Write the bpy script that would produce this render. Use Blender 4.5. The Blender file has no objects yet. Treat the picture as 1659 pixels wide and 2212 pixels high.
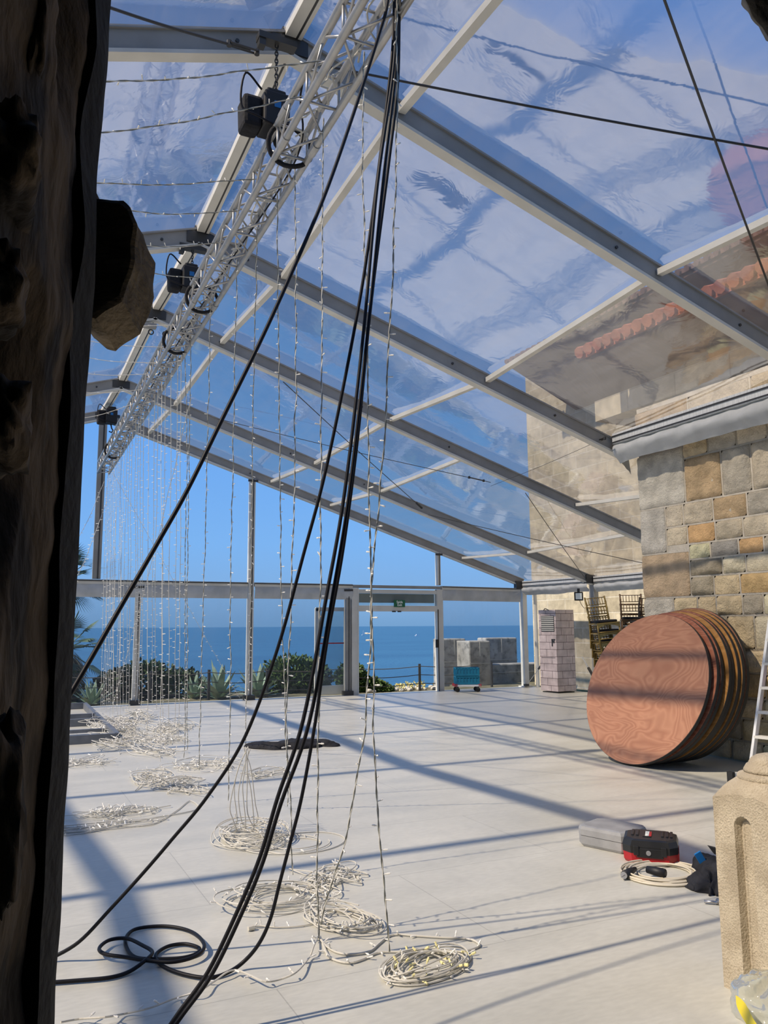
import bpy, bmesh, math, random
from mathutils import Vector, Matrix, noise
random.seed(7)
PI = math.pi
sc = bpy.context.scene
COL = sc.collection

# ------------------------------------------------------------------ camera
CXP, CYP, FPX = 829.5, 1106.0, 1727.2
pt, yw, rl = math.radians(8.109), math.radians(25.814), math.radians(-0.322)
fh = Vector((math.sin(yw), math.cos(yw), 0)); rr = Vector((math.cos(yw), -math.sin(yw), 0)); zz = Vector((0, 0, 1))
CF = math.cos(pt)*fh + math.sin(pt)*zz
u0 = -math.sin(pt)*fh + math.cos(pt)*zz
CR = math.cos(rl)*rr + math.sin(rl)*u0
CU = -math.sin(rl)*rr + math.cos(rl)*u0
CC = Vector((0, 0, 1.6))
cam = bpy.data.cameras.new('camera'); camo = bpy.data.objects.new('camera', cam); COL.objects.link(camo)
m = Matrix.Identity(4)
for i in range(3):
    m[i][0] = CR[i]; m[i][1] = CU[i]; m[i][2] = -CF[i]; m[i][3] = CC[i]
camo.matrix_world = m
cam.sensor_fit = 'HORIZONTAL'; cam.sensor_width = 36; cam.lens = 36*FPX/1659.0
cam.clip_start = 0.05; cam.clip_end = 60000
sc.camera = camo

def ray(x, y): return CF + (x-CXP)/FPX*CR - (y-CYP)/FPX*CU
def onZ(x, y, Z=0.0): d = ray(x, y); return CC + d*((Z-CC.z)/d.z)
def onY(x, y, Y): d = ray(x, y); return CC + d*(Y/d.y)
def onX(x, y, X): d = ray(x, y); return CC + d*(X/d.x)
def onP(x, y, P, n): d = ray(x, y); return CC + d*((Vector(P)-CC).dot(n)/d.dot(n))
def at(x, y, k): return CC + ray(x, y)*k
def pr(p):
    d = Vector(p)-CC; k = d.dot(CF)
    return CXP+FPX*d.dot(CR)/k, CYP-FPX*d.dot(CU)/k

# ------------------------------------------------------------------ world, sun, exposure
SUN_EL = 46.4
sc.view_settings.view_transform = 'Standard'; sc.view_settings.look = 'None'
sc.view_settings.exposure = 0.0; sc.view_settings.gamma = 1; sc.view_settings.use_curve_mapping = False
w = bpy.data.worlds.new('sky'); sc.world = w; w.use_nodes = True
nt = w.node_tree; nt.nodes.clear()
tcw = nt.nodes.new('ShaderNodeTexCoord'); spw = nt.nodes.new('ShaderNodeSeparateXYZ'); nt.links.new(tcw.outputs['Generated'], spw.inputs[0])
crw = nt.nodes.new('ShaderNodeValToRGB'); nt.links.new(spw.outputs[2], crw.inputs[0])
SKY = [(0.0, (.135, .29, .52)), (.03, (.155, .33, .60)), (.10, (.145, .36, .72)), (.25, (.11, .31, .72)), (.55, (.075, .22, .58)), (1.0, (.055, .17, .48))]
while len(crw.color_ramp.elements) < len(SKY): crw.color_ramp.elements.new(.5)
for el_, (p_, c_) in zip(crw.color_ramp.elements, SKY): el_.position = p_; el_.color = (*c_, 1)
# brighter, whiter glow of the sky round the sun (low on the left)
sky = nt.nodes.new('ShaderNodeTexSky'); sky.sky_type = 'NISHITA'; sky.sun_disc = False
sky.sun_elevation = math.radians(SUN_EL); sky.sun_rotation = math.radians(-90); sky.dust_density = 1.5
sks = nt.nodes.new('ShaderNodeMix'); sks.data_type = 'RGBA'; sks.blend_type = 'ADD'; sks.inputs[0].default_value = .012
nt.links.new(crw.outputs[0], sks.inputs[6]); nt.links.new(sky.outputs[0], sks.inputs[7])
bg = nt.nodes.new('ShaderNodeBackground'); bg.inputs[1].default_value = 1.15
wo = nt.nodes.new('ShaderNodeOutputWorld')
nt.links.new(sks.outputs[2], bg.inputs[0]); nt.links.new(bg.outputs[0], wo.inputs[0])
sl = bpy.data.lights.new('sun', 'SUN'); sl.energy = 5.7; sl.angle = math.radians(1.0); sl.color = (1.0, 0.885, 0.715)
slo = bpy.data.objects.new('sun', sl); COL.objects.link(slo)
e = math.radians(SUN_EL)
sd = Vector((math.cos(e), -0.03*math.cos(e), -math.sin(e)))
slo.rotation_euler = sd.to_track_quat('-Z', 'Y').to_euler(); slo.location = (-20, 8, 25)

# ------------------------------------------------------------------ materials
def newmat(name):
    mt = bpy.data.materials.new(name); mt.use_nodes = True
    n = mt.node_tree; n.nodes.clear()
    return mt, n, n.nodes.new('ShaderNodeOutputMaterial')

def mat(name, c1, c2=None, rough=0.6, metal=0.0, scale=6.0, bump=0.0, bscale=None, spec=0.5, detail=5, stretch=None, coat=0, emis=None, trans=0, alpha=1, lo=.35, hi=.65, c3=None, s3=40):
    mt, n, out = newmat(name)
    p = n.nodes.new('ShaderNodeBsdfPrincipled'); n.links.new(p.outputs[0], out.inputs[0])
    p.inputs['Roughness'].default_value = rough; p.inputs['Metallic'].default_value = metal
    p.inputs['Specular IOR Level'].default_value = spec; p.inputs['Coat Weight'].default_value = coat
    p.inputs['Transmission Weight'].default_value = trans; p.inputs['Alpha'].default_value = alpha
    if emis: p.inputs['Emission Color'].default_value = (*emis[:3], 1); p.inputs['Emission Strength'].default_value = emis[3]
    tc = n.nodes.new('ShaderNodeTexCoord'); mp = n.nodes.new('ShaderNodeMapping'); n.links.new(tc.outputs['Object'], mp.inputs[0])
    if stretch: mp.inputs['Scale'].default_value = stretch
    if c2:
        nz = n.nodes.new('ShaderNodeTexNoise'); nz.inputs['Scale'].default_value = scale; nz.inputs['Detail'].default_value = detail
        n.links.new(mp.outputs[0], nz.inputs['Vector'])
        cr = n.nodes.new('ShaderNodeValToRGB'); cr.color_ramp.elements[0].position = lo; cr.color_ramp.elements[1].position = hi
        cr.color_ramp.elements[0].color = (*c1, 1); cr.color_ramp.elements[1].color = (*c2, 1)
        n.links.new(nz.outputs[0], cr.inputs[0]); o = cr.outputs[0]
        if c3:
            n3 = n.nodes.new('ShaderNodeTexNoise'); n3.inputs['Scale'].default_value = s3; n3.inputs['Detail'].default_value = 6
            n.links.new(mp.outputs[0], n3.inputs['Vector'])
            r3 = n.nodes.new('ShaderNodeMapRange'); r3.inputs[1].default_value = .5; r3.inputs[2].default_value = .72; n.links.new(n3.outputs[0], r3.inputs[0])
            mx = n.nodes.new('ShaderNodeMix'); mx.data_type = 'RGBA'; n.links.new(r3.outputs[0], mx.inputs[0]); n.links.new(o, mx.inputs[6]); mx.inputs[7].default_value = (*c3, 1)
            o = mx.outputs[2]
        n.links.new(o, p.inputs['Base Color'])
    else:
        p.inputs['Base Color'].default_value = (*c1, 1)
    if bump:
        nb = n.nodes.new('ShaderNodeTexNoise'); nb.inputs['Scale'].default_value = bscale or scale*4; nb.inputs['Detail'].default_value = 6
        n.links.new(mp.outputs[0], nb.inputs['Vector'])
        b = n.nodes.new('ShaderNodeBump'); b.inputs['Strength'].default_value = bump; b.inputs['Distance'].default_value = 0.02
        n.links.new(nb.outputs[0], b.inputs['Height']); n.links.new(b.outputs[0], p.inputs['Normal'])
    return mt

def pvc(name, tint, haze, hazecol=(0.9, 0.88, 0.92), wr=0.25, refl=0.6, vs=1.0):
    """clear plastic sheet: see-through, a little milky dirt, soft reflections"""
    mt, n, out = newmat(name)
    tc = n.nodes.new('ShaderNodeTexCoord')
    def noi(sc_, st=(1, 1, 1), det=4, dist=0):
        mp = n.nodes.new('ShaderNodeMapping'); mp.inputs['Scale'].default_value = st; n.links.new(tc.outputs['Object'], mp.inputs[0])
        z = n.nodes.new('ShaderNodeTexNoise'); z.inputs['Scale'].default_value = sc_; z.inputs['Detail'].default_value = det; z.inputs['Distortion'].default_value = dist
        n.links.new(mp.outputs[0], z.inputs['Vector']); return z
    tr = n.nodes.new('ShaderNodeBsdfTransparent'); tr.inputs[0].default_value = (*tint, 1)
    df = n.nodes.new('ShaderNodeBsdfDiffuse'); df.inputs[0].default_value = (*hazecol, 1)
    tl = n.nodes.new('ShaderNodeBsdfTranslucent'); tl.inputs[0].default_value = (*hazecol, 1)
    mh = n.nodes.new('ShaderNodeMixShader'); mh.inputs[0].default_value = .5; n.links.new(df.outputs[0], mh.inputs[1]); n.links.new(tl.outputs[0], mh.inputs[2])
    a = noi(0.7*vs, (1, 1, 1), 3, 1.5); b = noi(2.2, (3.5, .5, 1), 4, .6)
    ma = n.nodes.new('ShaderNodeMapRange'); ma.inputs[1].default_value = .45; ma.inputs[2].default_value = .62
    ma.inputs[3].default_value = haze*.75; ma.inputs[4].default_value = haze*1.1; n.links.new(a.outputs[0], ma.inputs[0])
    mb = n.nodes.new('ShaderNodeMapRange'); mb.inputs[1].default_value = .45; mb.inputs[2].default_value = .75
    mb.inputs[3].default_value = 0; mb.inputs[4].default_value = haze*.7; n.links.new(b.outputs[0], mb.inputs[0])
    ad = n.nodes.new('ShaderNodeMath'); ad.operation = 'ADD'; n.links.new(ma.outputs[0], ad.inputs[0]); n.links.new(mb.outputs[0], ad.inputs[1])
    m1 = n.nodes.new('ShaderNodeMixShader'); n.links.new(ad.outputs[0], m1.inputs[0]); n.links.new(tr.outputs[0], m1.inputs[1]); n.links.new(mh.outputs[0], m1.inputs[2])
    gl = n.nodes.new('ShaderNodeBsdfGlossy'); gl.inputs['Roughness'].default_value = .06; gl.inputs[0].default_value = (.9, .9, .9, 1)
    bz = noi(3.0, (1, 1, 1), 3, 1.0); bp = n.nodes.new('ShaderNodeBump'); bp.inputs['Strength'].default_value = wr; bp.inputs['Distance'].default_value = .05
    n.links.new(bz.outputs[0], bp.inputs['Height']); n.links.new(bp.outputs[0], gl.inputs['Normal'])
    fr = n.nodes.new('ShaderNodeFresnel'); fr.inputs[0].default_value = 1.45
    mu = n.nodes.new('ShaderNodeMath'); mu.operation = 'MULTIPLY'; mu.inputs[1].default_value = refl; n.links.new(fr.outputs[0], mu.inputs[0])
    m2 = n.nodes.new('ShaderNodeMixShader'); n.links.new(mu.outputs[0], m2.inputs[0]); n.links.new(m1.outputs[0], m2.inputs[1]); n.links.new(gl.outputs[0], m2.inputs[2])
    n.links.new(m2.outputs[0], out.inputs[0])
    return mt

M = {}
M['alu'] = mat('alu', (.27, .265, .25), (.34, .335, .32), rough=.55, metal=.1, scale=2.5, bump=.03)
M['alulight'] = mat('alulight', (.62, .61, .56), (.72, .71, .66), rough=.5, scale=3)
M['truss'] = mat('truss', (.42, .42, .41), (.54, .53, .51), rough=.4, metal=.75, scale=8)
M['gutter'] = mat('gutter', (.62, .63, .62), (.78, .79, .78), rough=.45, metal=.2, scale=6, stretch=(1, 8, 1))
M['valance'] = mat('valance', (.42, .44, .45), (.52, .54, .55), rough=.7, scale=4, bump=.35, bscale=5)
M['roofpvc'] = pvc('roofpvc', (.83, .80, .79), .105, (.88, .80, .74), refl=.45, wr=.05)
M['gablepvc'] = pvc('gablepvc', (.97, .98, 1.0), .015, refl=.25, wr=.1)
M['lowpvc'] = pvc('lowpvc', (.80, .83, .86), .05, (.7, .72, .75), refl=.45, wr=.12, vs=2)
M['glass'] = pvc('glass', (.82, .86, .86), .05, (.7, .75, .72), refl=.6, wr=.0)
M['white'] = mat('white', (.62, .61, .56), (.68, .67, .62), rough=.45, scale=4)
M['black'] = mat('black', (.012, .012, .014), rough=.55)
M['cable'] = mat('cable', (.007, .007, .010), rough=.5, spec=.25)
M['blackcloth'] = mat('blackcloth', (.005, .0055, .008), (.013, .014, .02), rough=.85, scale=14, bump=.6, bscale=18)
M['steel'] = mat('steel', (.45, .45, .46), rough=.3, metal=.9)
M['darksteel'] = mat('darksteel', (.07, .07, .07), rough=.45, metal=.6)
M['wirelight'] = mat('wirelight', (.62, .60, .53), rough=.5)
M['wiredark'] = mat('wiredark', (.16, .17, .15), rough=.5)
M['wirefar'] = mat('wirefar', (.62, .61, .56), rough=.5)
M['led'] = mat('led', (.95, .93, .86), rough=.3, spec=.8)
M['ledyellow'] = mat('ledyellow', (.93, .85, .42), rough=.3, spec=.8)
M['red'] = mat('red', (.55, .02, .03), rough=.4)
M['ruler'] = M['red']
M['blue'] = mat('blue', (.01, .17, .30), (.012, .22, .36), rough=.4, scale=5)
M['bluetag'] = mat('bluetag', (.01, .16, .45), rough=.5)
M['green'] = mat('green', (.005, .13, .055), rough=.4)
M['signwhite'] = mat('signwhite', (.85, .9, .86), rough=.4)
M['gold'] = mat('gold', (.22, .14, .035), (.36, .25, .07), rough=.38, metal=.35, scale=9)
M['bronze'] = mat('bronze', (.10, .055, .025), (.17, .10, .045), rough=.4, metal=.3, scale=9)
M['cushion'] = mat('cushion', (.012, .012, .014), rough=.8)
M['plasticgrey'] = mat('plasticgrey', (.27, .275, .28), (.34, .345, .35), rough=.5, scale=8, bump=.08, bscale=60)
M['caseblack'] = mat('caseblack', (.015, .016, .018), rough=.42, bump=.05, bscale=80, scale=5)
M['casered'] = mat('casered', (.42, .012, .02), rough=.42)
M['extcable'] = mat('extcable', (.66, .60, .47), rough=.45)
M['yellow'] = mat('yellow', (.92, .72, .0), rough=.4)
M['bagclear'] = pvc('bagclear', (.86, .88, .82), .42, (.85, .87, .8), refl=.5, wr=.3)
M['rubber'] = mat('rubber', (.02, .02, .02), rough=.7)
M['deckgrey'] = mat('deckgrey', (.14, .155, .18), (.2, .215, .24), rough=.5, metal=.2, scale=5)
M['tile'] = mat('tile', (.36, .10, .05), (.52, .17, .09), rough=.8, scale=6, bump=.3)
M['soffit'] = mat('soffit', (.10, .055, .04), (.15, .085, .06), rough=.9, scale=3, stretch=(1, 6, 1))
M['roofbrown'] = mat('roofbrown', (.13, .07, .06), (.2, .11, .09), rough=.9, scale=5, bump=.5, stretch=(1, 5, 1))
M['leaf'] = mat('leaf', (.035, .075, .015), (.10, .16, .035), rough=.6, scale=3)
M['leafdark'] = mat('leafdark', (.02, .045, .012), (.055, .10, .025), rough=.6, scale=3)
M['agave'] = mat('agave', (.20, .29, .20), (.34, .43, .33), rough=.6, scale=4)
M['palm'] = mat('palm', (.05, .09, .05), (.10, .16, .09), rough=.6, scale=4)
M['palmdead'] = mat('palmdead', (.10, .09, .055), (.17, .15, .09), rough=.8, scale=5)
M['wood'] = mat('wood', (.12, .08, .05), rough=.8)
M['soil'] = mat('soil', (.10, .10, .05), (.22, .19, .12), rough=.95, scale=3, bump=.6)
M['rockpale'] = mat('rockpale', (.45, .42, .36), (.62, .59, .52), rough=.9, scale=4, bump=.4)
M['flower'] = mat('flower', (.75, .62, .12), (.85, .78, .4), rough=.7, scale=9)
M['rope'] = mat('rope', (.10, .085, .07), rough=.8)
M['boat'] = mat('boat', (.85, .86, .88), rough=.5)
M['conc'] = mat('conc', (.30, .29, .265), (.47, .46, .43), rough=.9, scale=2.2, bump=.5, bscale=14, c3=(.16, .16, .15), s3=6)
M['concjoint'] = mat('concjoint', (.5, .49, .45), rough=.9)
M['newel'] = mat('newel', (.44, .37, .265), (.60, .52, .385), rough=.9, scale=9, bump=.55, bscale=110, c3=(.42, .35, .25), s3=120)
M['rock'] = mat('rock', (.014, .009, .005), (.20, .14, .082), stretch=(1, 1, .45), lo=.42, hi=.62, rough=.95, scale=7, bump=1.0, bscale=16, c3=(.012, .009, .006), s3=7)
M['stucco'] = mat('stucco', (.012, .0115, .011), (.02, .019, .018), rough=.95, scale=5, bump=.5, bscale=30)  # darkness of the shaded jamb put into the colour
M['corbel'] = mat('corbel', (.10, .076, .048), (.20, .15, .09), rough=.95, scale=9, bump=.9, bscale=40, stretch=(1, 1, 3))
M['shadedrock'] = mat('shadedrock', (.012, .011, .010), (.022, .02, .017), rough=.95, scale=5, bump=.6)  # near-black colour stands in for shade in the unlit room
M['mortar'] = mat('mortar', (.50, .46, .38), (.64, .59, .50), rough=.95, scale=7, bump=.5, bscale=40)
M['archstone'] = mat('archstone', (.12, .11, .09), (.2, .18, .15), rough=.95, scale=7, bump=.8, bscale=25)

# painted floor boards
def floor_mat():
    mt, n, out = newmat('floorpaint'); p = n.nodes.new('ShaderNodeBsdfPrincipled'); n.links.new(p.outputs[0], out.inputs[0])
    tc = n.nodes.new('ShaderNodeTexCoord')
    def noi(s, st, d=6):
        mp = n.nodes.new('ShaderNodeMapping'); mp.inputs['Scale'].default_value = st; n.links.new(tc.outputs['Object'], mp.inputs[0])
        z = n.nodes.new('ShaderNodeTexNoise'); z.inputs['Scale'].default_value = s; z.inputs['Detail'].default_value = d; n.links.new(mp.outputs[0], z.inputs['Vector']); return z
    a = noi(1.6, (.5, 1.6, 1)); cr = n.nodes.new('ShaderNodeValToRGB'); cr.color_ramp.elements[0].position = .3; cr.color_ramp.elements[1].position = .7
    cr.color_ramp.elements[0].color = (.54, .53, .46, 1); cr.color_ramp.elements[1].color = (.64, .63, .56, 1); n.links.new(a.outputs[0], cr.inputs[0])
    b = noi(14, (1, 3, 1), 8); r2 = n.nodes.new('ShaderNodeMapRange'); r2.inputs[1].default_value = .35; r2.inputs[2].default_value = .7; r2.inputs[3].default_value = .93; r2.inputs[4].default_value = 1.04
    n.links.new(b.outputs[0], r2.inputs[0])
    mx = n.nodes.new('ShaderNodeMix'); mx.data_type = 'RGBA'; mx.blend_type = 'MULTIPLY'; mx.inputs[0].default_value = 1; n.links.new(cr.outputs[0], mx.inputs[6]); n.links.new(r2.outputs[0], mx.inputs[7])
    # thin joints between boards 2.4 x 1.2
    br = n.nodes.new('ShaderNodeTexBrick'); br.inputs['Scale'].default_value = 1.0; br.inputs['Brick Width'].default_value = 2.45; br.inputs['Row Height'].default_value = 1.22
    br.inputs['Mortar Size'].default_value = .003; br.inputs['Color1'].default_value = (1, 1, 1, 1); br.inputs['Color2'].default_value = (.97, .97, .97, 1); br.inputs['Mortar'].default_value = (.72, .72, .72, 1)
    n.links.new(tc.outputs['Object'], br.inputs['Vector'])
    m2 = n.nodes.new('ShaderNodeMix'); m2.data_type = 'RGBA'; m2.blend_type = 'MULTIPLY'; m2.inputs[0].default_value = 1; n.links.new(mx.outputs[2], m2.inputs[6]); n.links.new(br.outputs[0], m2.inputs[7])
    n.links.new(m2.outputs[2], p.inputs['Base Color'])
    rg = n.nodes.new('ShaderNodeMapRange'); rg.inputs[3].default_value = .26; rg.inputs[4].default_value = .5; n.links.new(a.outputs[0], rg.inputs[0]); n.links.new(rg.outputs[0], p.inputs['Roughness'])
    p.inputs['Specular IOR Level'].default_value = .45
    bp = n.nodes.new('ShaderNodeBump'); bp.inputs['Strength'].default_value = .08; bp.inputs['Distance'].default_value = .01; n.links.new(b.outputs[0], bp.inputs['Height']); n.links.new(bp.outputs[0], p.inputs['Normal'])
    return mt
M['floor'] = floor_mat()

def plywood(name, c1, c2, seed):
    mt, n, out = newmat(name); p = n.nodes.new('ShaderNodeBsdfPrincipled'); n.links.new(p.outputs[0], out.inputs[0])
    tc = n.nodes.new('ShaderNodeTexCoord'); mp = n.nodes.new('ShaderNodeMapping'); mp.inputs['Scale'].default_value = (1.2, 2.4, 1); mp.inputs['Location'].default_value = (seed*3.1, seed*1.7, seed)
    mp.inputs['Rotation'].default_value = (0, 0, -.25)
    n.links.new(tc.outputs['Object'], mp.inputs[0])
    nz = n.nodes.new('ShaderNodeTexNoise'); nz.inputs['Scale'].default_value = .85; nz.inputs['Detail'].default_value = 2.5; nz.inputs['Distortion'].default_value = .9; nz.inputs['Roughness'].default_value = .42
    n.links.new(mp.outputs[0], nz.inputs['Vector'])
    mu = n.nodes.new('ShaderNodeMath'); mu.operation = 'MULTIPLY'; mu.inputs[1].default_value = 40; n.links.new(nz.outputs[0], mu.inputs[0])
    fr = n.nodes.new('ShaderNodeMath'); fr.operation = 'PINGPONG'; fr.inputs[1].default_value = 1.0; n.links.new(mu.outputs[0], fr.inputs[0])
    cr = n.nodes.new('ShaderNodeValToRGB'); cr.color_ramp.elements[0].color = (*c1, 1); cr.color_ramp.elements[1].color = (*c2, 1)
    cr.color_ramp.elements[0].position = .05; n.links.new(fr.outputs[0], cr.inputs[0])
    n2 = n.nodes.new('ShaderNodeTexNoise'); n2.inputs['Scale'].default_value = 2.2; n2.inputs['Detail'].default_value = 4; n.links.new(tc.outputs['Object'], n2.inputs['Vector'])
    r2 = n.nodes.new('ShaderNodeMapRange'); r2.inputs[3].default_value = .78; r2.inputs[4].default_value = 1.18; n.links.new(n2.outputs[0], r2.inputs[0])
    mx = n.nodes.new('ShaderNodeMix'); mx.data_type = 'RGBA'; mx.blend_type = 'MULTIPLY'; mx.inputs[0].default_value = 1; n.links.new(cr.outputs[0], mx.inputs[6]); n.links.new(r2.outputs[0], mx.inputs[7])
    n.links.new(mx.outputs[2], p.inputs['Base Color']); p.inputs['Roughness'].default_value = .38; p.inputs['Specular IOR Level'].default_value = .45
    return mt
M['ply1'] = plywood('ply1', (.34, .155, .09), (.43, .215, .128), 1)
M['ply2'] = plywood('ply2', (.30, .10, .055), (.42, .17, .10), 2)
M['ply3'] = plywood('ply3', (.36, .17, .045), (.48, .25, .08), 3)
M['plyback'] = mat('plyback', (.10, .055, .03), (.14, .08, .04), rough=.8, scale=5)

def masonry(name, sx, sz, c1, c2, mort, bw=.55, rh=.26, msize=.012, bump=.6, axis='YZ', c3=None, rough=.9):
    mt, n, out = newmat(name); p = n.nodes.new('ShaderNodeBsdfPrincipled'); n.links.new(p.outputs[0], out.inputs[0])
    tc = n.nodes.new('ShaderNodeTexCoord'); sp = n.nodes.new('ShaderNodeSeparateXYZ'); cb = n.nodes.new('ShaderNodeCombineXYZ')
    n.links.new(tc.outputs['Object'], sp.inputs[0])
    if axis == 'YZ': n.links.new(sp.outputs[1], cb.inputs[0])
    elif axis == 'XZ': n.links.new(sp.outputs[0], cb.inputs[0])
    else:
        ad = n.nodes.new('ShaderNodeMath'); ad.operation = 'ADD'; n.links.new(sp.outputs[0], ad.inputs[0]); n.links.new(sp.outputs[1], ad.inputs[1]); n.links.new(ad.outputs[0], cb.inputs[0])
    n.links.new(sp.outputs[2], cb.inputs[1])
    br = n.nodes.new('ShaderNodeTexBrick'); br.inputs['Scale'].default_value = 1; br.inputs['Brick Width'].default_value = bw; br.inputs['Row Height'].default_value = rh
    br.inputs['Mortar Size'].default_value = msize; br.inputs['Mortar Smooth'].default_value = .2; br.inputs['Color1'].default_value = (*c1, 1); br.inputs['Color2'].default_value = (*c2, 1); br.inputs['Mortar'].default_value = (*mort, 1)
    br.offset_frequency = 2; br.squash = 1.3; br.squash_frequency = 3
    n.links.new(cb.outputs[0], br.inputs['Vector'])
    nz = n.nodes.new('ShaderNodeTexNoise'); nz.inputs['Scale'].default_value = 5; nz.inputs['Detail'].default_value = 7; n.links.new(tc.outputs['Object'], nz.inputs['Vector'])
    r2 = n.nodes.new('ShaderNodeMapRange'); r2.inputs[1].default_value = .3; r2.inputs[2].default_value = .7; r2.inputs[3].default_value = .72; r2.inputs[4].default_value = 1.15; n.links.new(nz.outputs[0], r2.inputs[0])
    mx = n.nodes.new('ShaderNodeMix'); mx.data_type = 'RGBA'; mx.blend_type = 'MULTIPLY'; mx.inputs[0].default_value = 1; n.links.new(br.outputs[0], mx.inputs[6]); n.links.new(r2.outputs[0], mx.inputs[7])
    n.links.new(mx.outputs[2], p.inputs['Base Color']); p.inputs['Roughness'].default_value = rough
    iv = n.nodes.new('ShaderNodeMath'); iv.operation = 'SUBTRACT'; n.links.new(nz.outputs[0], iv.inputs[0]); n.links.new(br.outputs['Fac'], iv.inputs[1])
    b = n.nodes.new('ShaderNodeBump'); b.inputs['Strength'].default_value = bump; b.inputs['Distance'].default_value = .03; n.links.new(iv.outputs[0], b.inputs['Height']); n.links.new(b.outputs[0], p.inputs['Normal'])
    return mt
M['wallfar'] = masonry('wallfar', 1, 1, (.60, .53, .39), (.44, .38, .27), (.62, .57, .46), bw=.75, rh=.38, msize=.014)
M['wallup'] = masonry('wallup', 1, 1, (.60, .54, .40), (.52, .46, .34), (.40, .35, .27), bw=.9, rh=.55, msize=.012)
M['cabbrick'] = masonry('cabbrick', 1, 1, (.56, .47, .46), (.66, .56, .55), (.13, .09, .09), bw=.34, rh=.17, msize=.006, bump=.15, axis='S', rough=.5)

def water():
    mt, n, out = newmat('seawater'); p = n.nodes.new('ShaderNodeBsdfPrincipled'); n.links.new(p.outputs[0], out.inputs[0])
    tc = n.nodes.new('ShaderNodeTexCoord'); mp = n.nodes.new('ShaderNodeMapping'); mp.inputs['Scale'].default_value = (.012, .035, 1); mp.inputs['Rotation'].default_value = (0, 0, .3); n.links.new(tc.outputs['Object'], mp.inputs[0])
    a = n.nodes.new('ShaderNodeTexNoise'); a.inputs['Scale'].default_value = .35; a.inputs['Detail'].default_value = 9; n.links.new(mp.outputs[0], a.inputs['Vector'])
    cr = n.nodes.new('ShaderNodeValToRGB'); cr.color_ramp.elements[0].position = .35; cr.color_ramp.elements[1].position = .68
    cr.color_ramp.elements[0].color = (.018, .085, .155, 1); cr.color_ramp.elements[1].color = (.03, .12, .20, 1); n.links.new(a.outputs[0], cr.inputs[0]); n.links.new(cr.outputs[0], p.inputs['Base Color'])
    p.inputs['Roughness'].default_value = .3; p.inputs['Specular IOR Level'].default_value = .4
    m2 = n.nodes.new('ShaderNodeMapping'); m2.inputs['Scale'].default_value = (1, 1, 1); n.links.new(tc.outputs['Object'], m2.inputs[0])
    b2 = n.nodes.new('ShaderNodeTexNoise'); b2.inputs['Scale'].default_value = .35; b2.inputs['Detail'].default_value = 8; n.links.new(m2.outputs[0], b2.inputs['Vector'])
    bp = n.nodes.new('ShaderNodeBump'); bp.inputs['Strength'].default_value = 1.0; bp.inputs['Distance'].default_value = 1.2; n.links.new(b2.outputs[0], bp.inputs['Height']); n.links.new(bp.outputs[0], p.inputs['Normal'])
    return mt
M['sea'] = water()

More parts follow.
